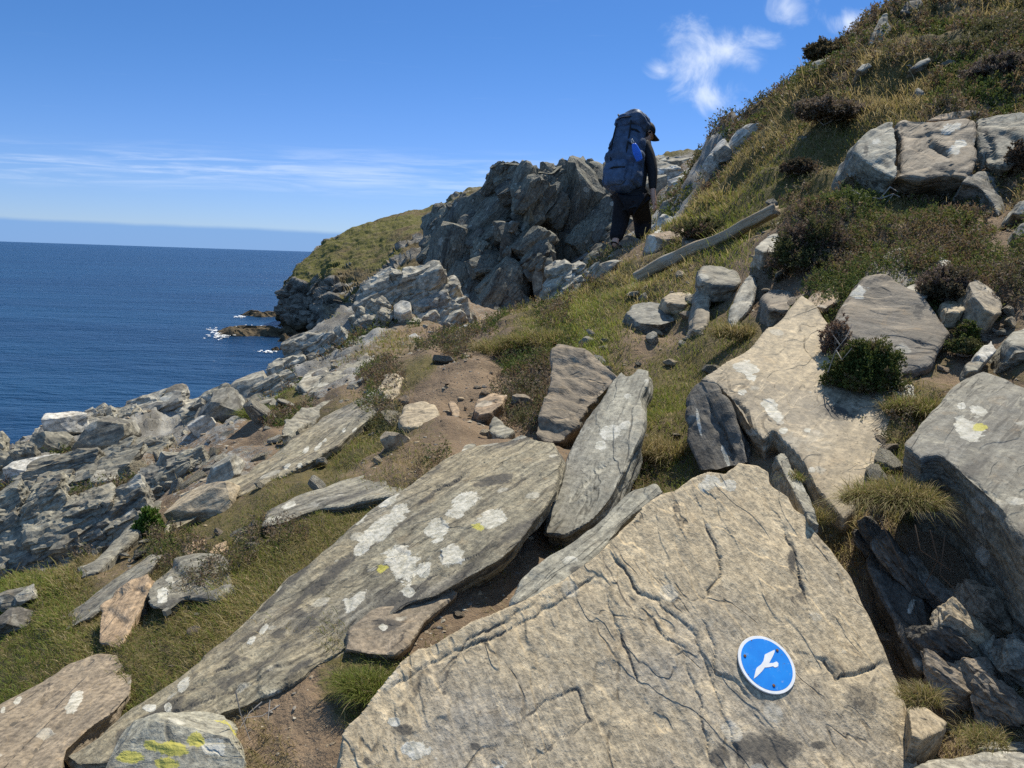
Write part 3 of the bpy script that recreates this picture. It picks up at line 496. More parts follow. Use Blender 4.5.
for a_ in [
 ('big craggy grey-white rock at the left edge above the grass with shadowed clefts', 52, 578, 170, 88, 'grey', 34, 24, 4.3, 401), ('white-topped outcrop at the left end of the crest above the sea', 66, 446, 66, 30, 'pale', 14, 16, 9.6, 402),
 ('grey pinnacled outcrop on the crest where the sea shows lowest', 108, 438, 60, 32, 'pale', 13, 30, 9.9, 403), ('low outcrop with mossy cap on the crest right of the pinnacles', 156, 424, 100, 28, 'pale', 22, 18, 10.4, 404),
 ('tilted slab outcrop on the crest left of the green bank', 218, 424, 62, 30, 'grey', 10, 32, 9.6, 405), ('grey ledges stepping down at the far left edge under the crest', 14, 484, 76, 44, 'grey', 14, 12, 7.6, 406),
 ('long grey ledge in the middle of the left slope', 92, 486, 110, 28, 'grey', 14, 14, 6.4, 407), ('grey ledges in the rubble left of the long olive ramp', 190, 494, 84, 40, 'grey', 14, 26, 5.3, 408),
 ('pale ledges in the stony rubble under the green bank', 238, 462, 60, 30, 'pale', 10, 34, 6.8, 409), ('grey slope ledge between the crest and the dark overhang stone', 150, 462, 80, 22, 'grey', 10, 20, 7.6, 411)]:
    lb, px, py, w_, h_, mt, n_, an_, d_, s_ = a_; outcrop(lb, px, py, w_, h_, mt, n_, an_, d_, s_, sub=5 if s_ == 401 else 4)
# ---- middle distance round the path
slab('rounded tan stone beside the dirt path', [(397,420),(404,406),(420,400),(436,402),(440,412),(434,423),(415,427),(402,426)], 'tan', pl=[(400,425,4.3),(420,401,4.8),(438,418,4.35)], thick=.2, ex=(0,.6,-.7), rough=.7, calm=.6, seed=143)
slab('orange-tan angular stone in the dirt below the grassy bank', [(473,410),(478,398),(494,392),(508,394),(500,406),(490,413),(480,414)], 'ochre', pl=[(476,412,4.5),(494,393,4.9),(500,408,4.5)], thick=.16, ex=(0,.6,-.7), seed=145)
slab('small tan splinter standing in the path', [(448,402),(453,399),(460,410),(460,416),(452,416)], 'ochre', pl=[(451,415,4.5),(450,400,4.75),(460,412,4.55)], thick=.06, ex=(0,.7,-.5), seed=147)
slab('grey splinter lying in the dirt beside the layered block', [(488,430),(494,414),(503,422),(515,430),(505,438),(496,436)], 'grey', pl=[(492,432,4.1),(495,415,4.4),(512,432,4.05)], thick=.1, ex=(0,.6,-.7), seed=149)
boulder('half-buried tan stone in the grass below the rounded tan stone', 392,452,26,22,'tan', ang=30, seed=151, sub=4)
outcrop('craggy pale rock at the hiker\'s feet above the dark crag', 583, 298, 66, 44, 'pale', 22, 34, 8.3, 421, dep=.6, flat=.26)
boulder('golden tan boulder right of the hiker\'s legs', 668, 264, 50, 32, 'ochre', ang=12, seed=157, d=8.3, sub=5, rough=.8, spots=[(652,244,7,8,0,0)], cuts=14, calm=.3)
slab('white quartz lump between the hiker\'s legs and the golden boulder', [(648,244),(654,230),(664,224),(668,234),(660,240)], 'white', pl=[(650,242,9.3),(660,226,9.8),(666,236,9.4)], thick=.3, ex=(.1,.6,-.6), seed=158)
slab('low grey rock in the turf below the fallen post', [(625,312),(632,303),(650,298),(668,300),(682,306),(680,318),(660,324),(638,322)], 'blue', pl=[(630,318,6.5),(650,299,7.0),(680,312,6.6)], thick=.3, ex=(0,.6,-.7), rough=1.2, calm=.2, seed=161)
slab('tan flat stone lying on the low grey rock', [(662,298),(672,293),(690,292),(698,298),(686,304),(668,303)], 'tan', pl=[(665,302,6.9),(685,292,7.2),(695,300,6.9)], thick=.12, ex=(0,.6,-.7), seed=163)
slab('flat grey capstone just below the middle of the fallen post', [(697,270),(703,265),(722,266),(738,272),(744,280),(735,285),(715,284),(702,280)], 'grey', pl=[(700,279,6.2),(720,266,6.6),(740,282,6.2)], thick=.16, ex=(.1,.5,-.8), rough=.9, calm=.4, seed=165)
slab('upright silvery slate leaning right of the capstone', [(727,320),(733,298),(742,280),(752,273),(758,285),(755,302),(742,318),(734,328)], 'pale', pl=[(731,325,5.6),(750,275,6.1),(755,300,5.8)], thick=.16, ex=(.2,.7,-.5), lin=((730,325),(752,276)), rough=.9, calm=.4, seed=167)
slab('upright tan slate left of the dark gap below the capstone', [(692,330),(696,305),(697,288),(706,286),(711,300),(711,322),(704,335)], 'tan', pl=[(696,333,5.6),(700,288,6.1),(710,320,5.7)], thick=.16, ex=(-.1,.7,-.5), rough=.9, calm=.4, seed=169)
slab('pale stone half under the heather right of the fallen post', [(755,248),(764,238),(778,232),(786,240),(780,250),(764,252)], 'pale', pl=[(758,250,6.2),(775,233,6.6),(784,246,6.2)], thick=.25, ex=(.1,.6,-.6), seed=171)
slab('grey stone on the slope above the left end of the fallen post', [(682,238),(688,231),(700,232),(704,238),(696,243),(686,242)], 'grey', pl=[(684,241,8.3),(692,231,8.7),(702,240,8.3)], thick=.2, ex=(.1,.6,-.6), seed=173)
slab('warm tan plate at the top corner of the pale tan slab', [(805,300),(812,293),(836,286),(842,290),(840,300),(826,308),(815,306)], 'ochre', pl=[(810,302,4.4),(838,288,4.55),(830,306,4.3)], thick=.18, ex=(.1,.6,-.7), seed=175)
slab('brown angular stones\' largest block left of the pale tan slab top', [(762,296),(770,288),(790,290),(800,297),(790,308),(770,310)], 'brown', pl=[(765,307,4.7),(785,289,5.0),(795,303,4.65)], thick=.2, ex=(.1,.6,-.7), seed=177)
slab('dark grey lump under the heather behind the peaked boulder', [(862,284),(872,262),(890,250),(912,246),(936,252),(950,262),(945,276),(925,284),(905,290)], 'dark', pl=[(870,282,4.35),(910,247,4.7),(945,272,4.4)], thick=.35, ex=(.1,.7,-.5), rough=.8, calm=.5, seed=179, spots=[(925,255,14,6,-15,0),(945,262,6,4,0,0),(915,262,10,4,0,0)])
slab('white-grey stone behind the right shoulder of the peaked boulder', [(905,290),(912,283),(926,283),(933,292),(922,300),(912,298)], 'pale', pl=[(908,296,3.95),(920,283,4.15),(930,296,3.95)], thick=.15, ex=(.1,.6,-.6), seed=181)
slab('leaning brown slate among heather near the right edge', [(968,282),(975,276),(988,285),(1000,300),(1004,312),(995,314),(985,308),(974,295)], 'tan', pl=[(972,282,4.1),(988,285,4.15),(1000,312,3.85)], thick=.25, ex=(-.05,.5,-.8), rough=.9, calm=.4, seed=183)
slab('small flat-topped tan stone in the heather below the dark lump', [(942,303),(948,299),(962,300),(970,306),(960,312),(946,312)], 'tan', pl=[(944,311,3.9),(955,300,4.1),(968,310,3.9)], thick=.15, ex=(0,.5,-.8), seed=185)
slab('white stone above the large grey boulder', [(978,355),(984,345),(993,338),(997,350),(985,362)], 'white', pl=[(980,358,3.2),(990,340,3.4),(996,350,3.3)], thick=.1, ex=(0,.6,-.6), seed=187)
slab('blue-grey stone cut by the right edge above the large boulder', [(1008,340),(1015,330),(1040,326),(1042,350),(1016,352)], 'blue', pl=[(1010,350,3.2),(1020,330,3.4),(1040,348,3.2)], thick=.2, ex=(0,.6,-.6), seed=189)
slab('grey stone plate in front of the white stone', [(965,365),(972,360),(985,362),(978,370),(968,371)], 'grey', pl=[(967,370,3.05),(975,361,3.15),(984,366,3.1)], thick=.08, ex=(0,.5,-.8), seed=190)
# ---- hill outcrop
slab('blue-grey left block of the broad outcrop high on the grassy hillside', [(855,152),(858,140),(870,130),(886,121),(896,120),(897,140),(899,176),(895,178),(880,171),(862,160)], 'blue', pl=[(862,155,5.75),(890,122,5.95),(896,177,5.45)], thick=.6, ex=(.1,.85,-.35), rough=.7, calm=.4, seed=191, size=.45, block=.5, spots=[(877,141,4,3,0,0),(866,150,3,10,0,2)])
slab('tan middle block of the hillside outcrop with dark stepped crack', [(897,122),(906,119),(936,122),(960,119),(976,119),(979,140),(978,162),(968,178),(945,174),(925,178),(899,176),(902,150)], 'brown', pl=[(900,155,5.68),(975,120,5.85),(940,176,5.4)], thick=.6, ex=(.1,.85,-.35), rough=.8, calm=.4, seed=192, size=.55, block=.6, spots=[(955,150,9,5,0,0),(960,145,6,5,0,0),(940,165,16,8,0,2,.8),(948,128,14,6,0,0,.6)], cracks=[([(928,132),(933,145),(945,150),(949,160)],3.,.06),([(915,140),(922,158)],1.5,.02)])
slab('grey right block of the hillside outcrop with mossy foot', [(977,119),(988,117),(1005,112),(1022,109),(1040,112),(1038,150),(1024,158),(1008,166),(986,164),(979,150)], 'grey', pl=[(980,160,5.55),(1022,110,5.75),(1024,158,5.35)], thick=.6, ex=(.1,.85,-.35), rough=.8, calm=.4, seed=194, size=.5, block=.6, cracks=[([(985,128),(990,150),(992,163)],2.,.03)])
slab('grey prow of rock under the right end of the hillside outcrop', [(962,180),(968,171),(990,169),(1000,176),(1003,192),(1008,212),(999,215),(992,200),(980,186)], 'grey', pl=[(966,178,5.3),(995,172,5.55),(1004,212,5.1)], thick=.25, ex=(.15,.6,-.6), rough=.8, calm=.5, seed=193)
for lb, o_, mt, d_ in [('thin tan plate lying on top of the hillside outcrop', [(925,121),(940,113),(975,109),(984,112),(960,119)], 'ochre', 6.5), ('small pale stone in the turf high on the hillside', [(856,70),(862,64),(870,62),(873,66),(862,71)], 'pale', 9.3), ('long pale stone lying across the turf of the upper hillside', [(908,68),(920,60),(930,56),(931,60),(918,68)], 'pale', 8.9), ('pale stone chip below the long stone of the upper hillside', [(915,90),(918,86),(925,91),(924,95),(918,94)], 'pale', 8.2), ('pointed dark rock standing on the hill skyline', [(868,45),(874,28),(882,14),(888,12),(889,24),(893,28),(888,36),(876,44)], 'grey', 10.4), ('light stone jutting from under the heather at the hill skyline', [(809,70),(812,62),(830,55),(833,57),(822,66),(824,74),(812,76)], 'pale', 10.3), ('pale stone near the right edge under the outcrop', [(1012,214),(1018,202),(1034,196),(1036,214)], 'pale', 4.7), ('yellow-green stone at the right edge below the outcrop', [(1014,236),(1020,224),(1036,218),(1038,236)], 'yellow', 4.5), ('dark rock at the very top of the hill skyline', [(900,12),(908,0),(918,-8),(924,4),(912,14)], 'dark', 10.4)]:
    c_ = np.mean(o_, 0); slab(lb, o_, mt, an=(c_[0], c_[1], d_), n=(-.1,-.75,.65), thick=.3, ex=(.2,.8,-.4), seed=int(c_[0]) % 89)
for lb, px, py, w_, h_, s_ in [('topmost white quartz block of the skyline ridge', 757, 141, 24, 20, 301), ('cream quartz block below the topmost one on the skyline ridge', 739, 151, 26, 18, 302), ('long white quartz block in the middle of the skyline ridge', 724, 163, 26, 20, 303), ('pointed white quartz block at the lower end of the skyline ridge', 713, 178, 18, 24, 304)]:
    boulder(lb, px, py, w_, h_, 'white', ang=40, seed=s_, d=10.9, sub=5, rough=1., calm=.2)
# ---- rocks of the left-hand point against the sea
for lb, px, py, w_, h_, mt, an_, s_ in [
 ('big grey tilted block on the crest of the left point', 98,455,46,32,'grey',14,202), ('white rock at the far left crest above the sea', 62,438,32,24,'white',10,204),
 ('long bright white rock lying on the left slope', 34,484,46,24,'white',8,205), ('grey block under the white crest rock', 44,460,32,24,'grey',-10,206), ('wedge of grey rock leaning beside the big tilted block', 66,458,26,17,'grey',-20,207),
 ('grey slab tilted up on the crest near the green bank', 212,428,44,26,'grey',32,212), ('pale slab at the highest point of the left crest', 240,406,46,20,'pale',25,213), ('white stone under the tilted crest slab', 202,438,22,20,'white',35,214),
 ('dark-bottomed overhang stone in the middle of the left slope', 168,474,34,18,'grey',22,215), ('squat grey rock at the lower left edge of the picture', 8,612,30,16,'grey',5,219), ('pale ridge stone in the grass near the left edge', 22,606,26,12,'pale',18,220), ('dark split stone on the grass at the left edge', 6,634,34,16,'dark',12,221),
 ('thin pale plate on the heathery slope', 132,484,20,10,'pale',-15,222), ('low light ledge above the craggy rock', 112,492,42,14,'pale',10,224), ('squarish pale stone at the foot of the long olive ramp', 218,492,34,22,'pale',25,225),
 ('grey ledge block above the pinkish plate', 200,520,56,26,'tan',24,226),
 ('light block above the dark overhang slab', 262,418,26,14,'pale',20,229)]:
    boulder(lb, px, py, w_*1.15, h_*1.15, mt, ang=an_, seed=s_, sub=5, rough=1.1)
for lb, o_, mt, pl_ in [
 ('rounded white boulder set in the blocky outcrop', [(392,305),(400,299),(410,302),(411,310),(402,314),(394,312)], 'white', [(394,312,13.3),(402,299,13.6),(410,312,13.2)]),
 ('grey ledge below the whaleback rock', [(300,392),(318,378),(345,362),(366,350),(376,356),(366,372),(340,386),(318,396)], 'grey', [(304,392,10.0),(368,352,12.0),(340,386,10.2)]),
 ('dark-undercut rock tip beside the inlet', [(296,384),(306,370),(326,366),(332,374),(318,384),(304,392)], 'pale', [(298,386,10.8),(322,367,11.6),(318,386,10.6)]),
 ('ochre-green hump at the end of the long olive ramp', [(378,388),(384,372),(396,370),(404,378),(398,394),(386,404)], 'tan', [(382,396,5.9),(392,371,6.4),(402,386,6.0)])]:
    slab(lb, o_, mt, pl=pl_, thick=.9, ex=(0,.6,-.7), rough=1.5, calm=.1, sheet=.13, seed=int(np.sum(o_)) % 83)
for lb, px, py, w_, h_, mt, an_, s_, d_ in [
 ('pale rock behind the hiker\'s hand', 672,222,26,24,'pale',30,231,13), ('white rock right of the hiker\'s elbow', 690,190,34,16,'white',20,232,17), ('bright block below the far skyline right of the hiker', 668,180,36,20,'pale',10,233,19), ('grey rock at the far skyline right of the hiker', 684,172,30,14,'pale',15,234,22), ('pale boulder beside the hiker\'s thigh', 664,238,30,22,'white',20,235,11), ('grey ledge behind the hiker\'s shoulder', 652,196,34,20,'grey',5,236,18), ('flat rock beneath the hiker\'s right knee', 633,252,30,18,'tan',0,237,9.75)]:
    boulder(lb, px, py, w_, h_, mt, ang=an_, seed=s_, d=d_, sub=5, rough=1.1)
for a_ in [
 ('pale blocky outcrop patched with brown turf left of the dark crag', 412, 328, 84, 56, 'pale', 34, 24, 14.0, 431), ('leaning pale outcrop with a black cleft in front of the far headland', 374, 334, 40, 32, 'pale', 9, -40, 13.2, 432),
 ('white quartz outcrop beside the dirt path', 414, 366, 74, 30, 'white', 18, 20, 11.2, 438),
 ('pale bedded ledges sloping down to the sea inlet', 322, 372, 84, 34, 'pale', 22, 32, 12.2, 433), ('low pale ledges at the edge of the sea inlet above the green bank', 284, 398, 64, 24, 'pale', 15, 28, 10.6, 434), ('grey bedded ledge between inlet and long olive ramp', 340, 386, 64, 26, 'grey', 13, 30, 9.4, 435),
 ('white ledges on the rough slope behind the hiker\'s arm', 674, 196, 40, 30, 'white', 14, 20, 18, 436), ('pale ledges under the far skyline right of the hiker\'s head', 668, 172, 60, 16, 'pale', 12, 8, 24, 437)]:
    lb, px, py, w_, h_, mt, n_, an_, d_, s_ = a_; outcrop(lb, px, py, w_, h_, mt, n_, an_, d_, s_, sub=5 if s_ == 401 else 4)
# stacked broken blocks of the gully
GB = frame(unit(_R*.75-_U0*.62+_F*.1), unit(_R*.45+_U0*.7-.5*_F))
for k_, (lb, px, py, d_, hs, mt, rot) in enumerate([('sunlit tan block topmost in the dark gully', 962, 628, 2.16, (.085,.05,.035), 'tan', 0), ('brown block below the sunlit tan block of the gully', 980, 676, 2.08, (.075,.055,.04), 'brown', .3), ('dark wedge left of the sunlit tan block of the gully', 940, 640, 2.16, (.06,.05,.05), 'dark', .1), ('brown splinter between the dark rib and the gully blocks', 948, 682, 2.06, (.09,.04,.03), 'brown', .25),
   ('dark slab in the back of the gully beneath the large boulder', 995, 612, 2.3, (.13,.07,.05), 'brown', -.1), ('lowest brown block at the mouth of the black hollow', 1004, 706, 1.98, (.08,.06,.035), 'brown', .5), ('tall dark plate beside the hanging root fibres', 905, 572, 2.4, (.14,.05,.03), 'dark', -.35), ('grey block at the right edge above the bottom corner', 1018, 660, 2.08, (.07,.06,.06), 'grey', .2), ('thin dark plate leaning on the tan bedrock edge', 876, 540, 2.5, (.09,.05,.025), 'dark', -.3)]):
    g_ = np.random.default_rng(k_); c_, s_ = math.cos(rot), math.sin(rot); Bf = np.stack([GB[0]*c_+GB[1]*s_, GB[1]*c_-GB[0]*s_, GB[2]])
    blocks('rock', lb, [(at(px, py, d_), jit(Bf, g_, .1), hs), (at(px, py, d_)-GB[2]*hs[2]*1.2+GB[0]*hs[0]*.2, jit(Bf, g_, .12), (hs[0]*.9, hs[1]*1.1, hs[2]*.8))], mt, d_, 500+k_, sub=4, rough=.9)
boulder('stone in the path beside the layered block\'s left foot', 521,412,16,22,'brown',ang=60,seed=241,sub=4)
# ---- loose stones: copies of a few shapes, scattered where the slope is stony
def stone_proto(seed, mat):
    V = chisel(seed, 4, .5, 12); V /= np.ptp(V[:, 0])
    return finish_rock('loose_stone', V, _ICO[4][1], mat, (1, 0, 0), (0, 0, 1), .8, 2.2, seed, 1., 1.)
protos = {}
def scatter(group, label, mats, regions, count, smin, smax, seed, elong=1.):
    g = np.random.default_rng(seed); k = 0
    while k < count:
        x0, y0, x1, y1 = regions[g.integers(len(regions))]; px, py = g.uniform(x0, x1), g.uniform(y0, y1); d = G(px, py)
        if d > 18: continue
        P = at(px, py, d); key = (mats[g.integers(len(mats))], int(g.integers(3)))
        if key not in protos: protos[key] = stone_proto(300+17*key[1]+len(key[0]), key[0]); protos[key]['used'] = 0
        pr = protos[key]
        if pr['used']: o = pr.copy(); COL.objects.link(o)
        else: o = pr
        pr['used'] = 1
        s = (smin+(smax-smin)*g.random()**2.2)*d/FPX
        o.location = P+np.array([0, 0, s*.1]); o.rotation_euler = (g.normal()*.35, g.normal()*.35+(-.35 if px < 300 else 0), g.uniform(0, 6.28)); o.scale = (s*elong, s*g.uniform(.6, 1), s*g.uniform(.6, 1.2))
        tag(o, label, 'stone', group); k += 1
scatter('stones along the dirt path', 'small loose brown stone lying in the bare dirt of the path', ['brown', 'ochre', 'tan'], [(400,380,540,440),(440,390,530,420),(470,340,520,400),(425,600,470,640)], 26, 4, 14, 11)
scatter('rubble on the left slope', 'loose grey stone in the rubble of the left slope', ['grey', 'pale', 'pale'], [(120,430,250,500),(0,440,140,490),(200,425,290,490),(90,500,160,580)], 48, 4, 17, 12)
scatter('plates in the turf above the long slab', 'small flat grey plate in the turf above the long lichened slab', ['grey', 'tan', 'brown'], [(200,525,255,560),(235,530,265,545)], 10, 8, 20, 13, 1.3)
scatter('rubble around the pale tan slab', 'loose brown stone in the rubble beside the pale tan slab and heather', ['brown', 'ochre', 'grey'], [(750,275,830,310),(850,460,890,520),(930,300,1020,340),(980,200,1020,330),(940,340,1000,380)], 34, 5, 20, 14)
scatter('stones in the turf below the hiker', 'small stone bedded in the turf below the hiker', ['tan', 'grey', 'pale'], [(560,330,700,370),(600,255,700,300),(560,360,620,390)], 22, 5, 16, 15)
scatter('stones in the dark gully', 'loose stone in the shaded gully at the lower right', ['brown', 'dark', 'ochre'], [(930,580,1020,640),(880,560,930,680),(940,700,1020,745)], 14, 6, 26, 16, 1.3)
scatter('pale rocks on the point beside the inlet', 'pale rock on the rough point beside the sea inlet', ['pale', 'white', 'grey'], [(300,362,400,400),(370,280,440,330),(440,320,470,335)], 24, 6, 18, 17)
scatter('pale boulders on the shoulder above the inlet', 'pale angular rock packed along the shoulder above the inlet', ['pale', 'pale', 'grey'], [(285,365,390,405),(310,360,370,400),(250,402,300,415)], 16, 8, 20, 18)
scatter('stones embedded in the hillside turf', 'small pale stone embedded in the turf of the grassy hillside', ['grey', 'pale'], [(840,60,1000,110),(760,140,850,230),(900,180,1000,240)], 16, 4, 15, 19)
scatter('stones in the turf between the left slabs', 'small grey-brown stone half buried in the turf between the left-hand slabs', ['grey', 'brown', 'tan'], [(150,560,340,600),(20,600,200,650),(250,480,400,520),(150,640,260,690),(330,430,420,470)], 18, 5, 20, 20)
scatter('half-buried blocks of the left slope', 'angular grey block half buried in the brown soil of the left slope', ['grey', 'pale', 'lichgrey'], [(200,420,300,480),(120,455,240,500),(240,440,330,490),(90,510,160,560)], 24, 14, 38, 21, 1.2)
scatter('half-buried blocks beside the path', 'angular tan block half buried beside the dirt path', ['brown', 'tan', 'lichgrey'], [(380,380,450,440),(440,350,530,420),(500,350,560,420),(560,330,720,400),(620,420,680,470)], 22, 10, 26, 22, 1.2)
scatter('half-buried blocks below the heather bank', 'angular brown block half buried in the rubble below the heather bank', ['brown', 'tan', 'grey'], [(690,270,830,320),(900,320,1020,370),(960,220,1024,330),(860,430,900,500)], 24, 10, 30, 23, 1.2)
# ------------------------------------------------------------------ sea
t = NT('sea_water'); pos = t.n('ShaderNodeNewGeometry').outputs['Position']
w1 = t.noise(pos, .045, 5, .6, sc=(.5, 1.3, 1)); w2 = t.noise(pos, .35, 4, .6, sc=(.6, 1.5, 1)); w3 = t.noise(pos, .008, 4, .6, sc=(.4, 1.6, 1))
c = t.mix(t.step(w3, .35, .65), (.005, .032, .085), (.008, .046, .11)); c = t.mix(t.step(w2, .66, .8, 0, .35), c, (.05, .12, .17))
h = t.math('ADD', t.math('MULTIPLY', w1, 2.2), t.math('MULTIPLY', w2, .55))
t.bsdf(c, .3, t.bump(h, 1., 2.5), .3, IOR=1.33); M['sea'] = t.m
ys = np.concatenate([[-300], np.exp(np.linspace(math.log(6), math.log(40000), 90))]); us = np.linspace(-1.6, 1.6, 60)
UU, YY = np.meshgrid(us, ys); V = np.stack([(UU*np.maximum(YY, 60)).ravel(), YY.ravel(), np.full(UU.size, SEA)], 1)
tag(link('sea', np_mesh('sea', V, grid_faces(len(ys), len(us))), M['sea']), kind='structure')
# ------------------------------------------------------------------ lofted rock faces: profile points (px, py, depth) per column, base to top
def loft(cols, ncol, nrow):
    K = max(len(c) for c in cols); C = []
    for c in cols:
        P = np.array([at(*p) if len(p) == 3 else np.array(p[:3]) for p in c]); L = np.concatenate([[0], np.cumsum(np.linalg.norm(np.diff(P, axis=0), axis=1))])
        L = np.linspace(0, 1, len(P)); s = np.linspace(0, 1, nrow); C.append(np.stack([np.interp(s, L, P[:, k]) for k in range(3)], 1))
    C = np.array(C); sx = np.linspace(0, 1, len(cols)); s = np.linspace(0, 1, ncol)
    out = np.empty((nrow, ncol, 3))
    for r in range(nrow):
        for k in range(3): out[r, :, k] = np.interp(s, sx, C[:, r, k])
    for _ in range(max(1, ncol//70)):   # ease the joints between columns
        out[:, 1:-1] = .5*out[:, 1:-1]+.25*(out[:, :-2]+out[:, 2:]); out[1:-1] = .5*out[1:-1]+.25*(out[:-2]+out[2:])
    return out
def col_pts(px, pts, down=3., back=8., drop=4.):
    """visible profile plus a foot below it and a back side behind its top"""
    P = [at(px, y, d) for y, d in pts]; base = P[0]+np.array([0, -.3*down, -down]); b = P[-1]+np.array([px*0, back, -drop*.15]); b2 = P[-1]+np.array([0, back*2, -drop])
    return [tuple(base)+('w',)]+[tuple(p)+('w',) for p in P]+[tuple(b)+('w',), tuple(b2)+('w',)]
# near crag
cc = [(420,[(285,25.8),(262,26),(240,26.4),(215,27.4)]),(434,[(305,23.8),(275,24.3),(245,25.2),(206,27)]),(444,[(318,22.6),(285,23.2),(245,24.4),(201,26.6)]),(454,[(338,21),(300,21.6),(245,23.2),(196,25.6)]),(466,[(338,20.4),(290,21.2),(230,22.8),(192,24.8)]),(480,[(336,20),(285,20.8),(225,22.2),(172,24)]),(485,[(334,19.8),(280,20.8),(220,22),(156,23.6)]),(505,[(330,19.4),(275,20.6),(205,21.8),(146,23)]),(528,[(322,19),(265,20.3),(200,21.6),(150,22.8)]),(550,[(312,18.6),(255,20.2),(200,21.8),(163,23)]),(560,[(306,18.4),(250,20.6),(200,22.2),(158,23.4)]),(585,[(290,18.2),(245,20.4),(200,22.4),(160,24)]),(610,[(272,17.8),(235,20),(198,22.6),(164,24.6)]),(640,[(250,17.8),(225,20),(195,23),(168,25.5)]),(665,[(240,18),(215,20.5),(190,23.5),(166,26.5)])]
S = loft([col_pts(px, p) for px, p in cc], 560, 470); V = S.reshape(-1, 3); F = grid_faces(470, 560)
me = np_mesh('crag', V, F); N = normals(me)
if (N*V).sum(1).mean() > 0: F = F[:, ::-1]; N = -N
B = frame(unit(_R*.55+_U0*.8), unit(-_R*.7+_U0*.45-.5*_F)); q = V@B.T
cl = fbm(q/np.array([3.2, 2.2, 1.5]), 10, 3)
px_, py_, dd_ = proj(V); wl = np.clip((px_-415)/70, .18, 1)*np.repeat(1-.55*sstep(.55, .68, np.linspace(0, 1, 470)), 560); cut = np.zeros(len(V))
px_ = px_+7*fbm(V*.6, 21, 3); py_ = py_+7*fbm(V*.6, 22, 3)
for pts, wp, dp in [([(522,205),(526,212),(520,240),(508,285),(492,322)],9,1.5),([(565,205),(568,212),(572,222),(566,255),(556,292)],9,1.5),([(446,236),(458,262),(468,295),(482,325)],8,1.1),([(494,192),(502,199),(516,200)],10,1.1),([(530,262),(542,285),(535,305)],12,1.3),([(478,205),(490,240),(488,265)],6,.9),([(545,200),(530,225)],6,.8),([(590,215),(612,225)],6,.7),([(575,190),(605,198)],4,.5),([(585,235),(600,240)],5,.5)]:
    pts = np.array(pts, float)
    for a, b in zip(pts[:-1], pts[1:]):
        ab = b-a; tt = np.clip(((px_-a[0])*ab[0]+(py_-a[1])*ab[1])/(ab*ab).sum(), 0, 1); r = np.hypot(px_-a[0]-tt*ab[0], py_-a[1]-tt*ab[1]); cut = np.maximum(cut, 1.7*dp*np.exp(-(r/(1.35*wp))**2))
V = V+N*((.55*cl-.45)[:, None]*wl[:, None])-N*cut[:, None]
g = np.random.default_rng(17); its = []; rows_, cols_ = 470, 560
for lvl, (n_, sz) in enumerate([(120, .95), (320, .52), (520, .28)]):
    for _ in range(n_):
        r_, c_ = int(g.uniform(.10, .74)*rows_), int(g.random()*cols_); i_ = r_*cols_+c_
        if cut[i_] > .30*(1 if lvl < 2 else 1.8) or (lvl == 0 and (c_ < 60 or r_ > .60*rows_)) or (lvl == 1 and c_ < 25): continue
        k_ = g.uniform(.75, 1.3)*sz; edge = sstep(.55, .66, r_/rows_); hs = np.array([1.1, .85, .58])*k_*g.uniform(.8, 1.25, 3)*(1-.35*edge)
        its.append((V[i_]-N[i_]*hs[1]*(.52+.38*edge), jit(B, g, .22), hs))
crag = blocks('crag', None, its, 'crag', 9., 61, sub=3, rough=.8)
core = np_mesh('crag_core', V, F, smooth=False); vec_attr(core, 'bed', q/4.2); vec_attr(core, 'lich', np.zeros((len(V), 3)))
bm = bmesh.new(); bm.from_mesh(crag.data); bm.from_mesh(core); bm.to_mesh(crag.data); bm.free(); bpy.data.meshes.remove(core)
tag(crag, 'tall dark grey fractured crag rising behind the hiker and the path', 'crag')
# headland
hc = [(284,[(338,300),(318,300),(296,300),(282,300)]),(289,[(333,262),(310,264),(284,266),(278,274)]),(295,[(338,254),(310,256),(282,258),(270,276)]),(305,[(344,247),(312,250),(284,254),(259,278)]),(320,[(352,238),(310,243),(287,248),(246,282)]),(332,[(352,226),(305,232),(283,238),(238,285)]),(345,[(352,215),(318,222),(296,230),(231,288)]),(360,[(352,200),(315,212),(297,222),(224,291)]),(380,[(352,186),(318,198),(300,210),(218,294)]),(400,[(350,165),(312,180),(290,198),(213,297)]),(430,[(350,150),(300,172),(268,205),(207,300)]),(448,[(350,145),(300,168),(260,205),(201,302)]),(470,[(350,140),(300,165),(255,205),(188,306)]),(520,[(345,140),(300,165),(250,205),(182,310)])]
S = loft([col_pts(px, p, 12, 60, 25) for px, p in hc], 420, 360); V = S.reshape(-1, 3); F = grid_faces(360, 420)
me = np_mesh('h', V, F); N = normals(me)
if (N*V).sum(1).mean() > 0: F = F[:, ::-1]; N = -N
q = V@BED.T; sr_ = np.repeat(np.linspace(0, 1, 360), 420); cx_ = np.tile(np.linspace(0, 1, 420), 360); steep = 1-sstep(.46, .53, sr_+.06*fbm(V/14, 31, 3)+.05*np.clip(cx_-.5, 0, 1))
p1, g1 = plates(q/np.array([16, 9, 7]), 3, 1.); p2, g2 = plates(q/np.array([6, 3.5, 2.2]), 4, 1.1)
outc = sstep(.05, .30, fbm(q/np.array([22, 9, 5]), 6, 4))*(1-steep)*sstep(-.3, .3, fbm(V/40, 8, 2)+.3)
k = np.maximum(steep, outc)
V = V+N*(steep*(4.5*p1+1.8*p2-3*np.exp(-(g1/.08)**2))+outc*(1.3*p2+1.)+.8*fbm(V/7, 9, 3)*(1-steep)+.3*fbm(V/2, 10, 3))[:, None]
low = sstep(SEA+7, SEA+3, V[:, 2]+2*fbm(V/6, 5, 2))
me = np_mesh('headland', V, F, smooth=False); vec_attr(me, 'cover', np.stack([k, low, fbm(V/22, 12, 4)], 1))
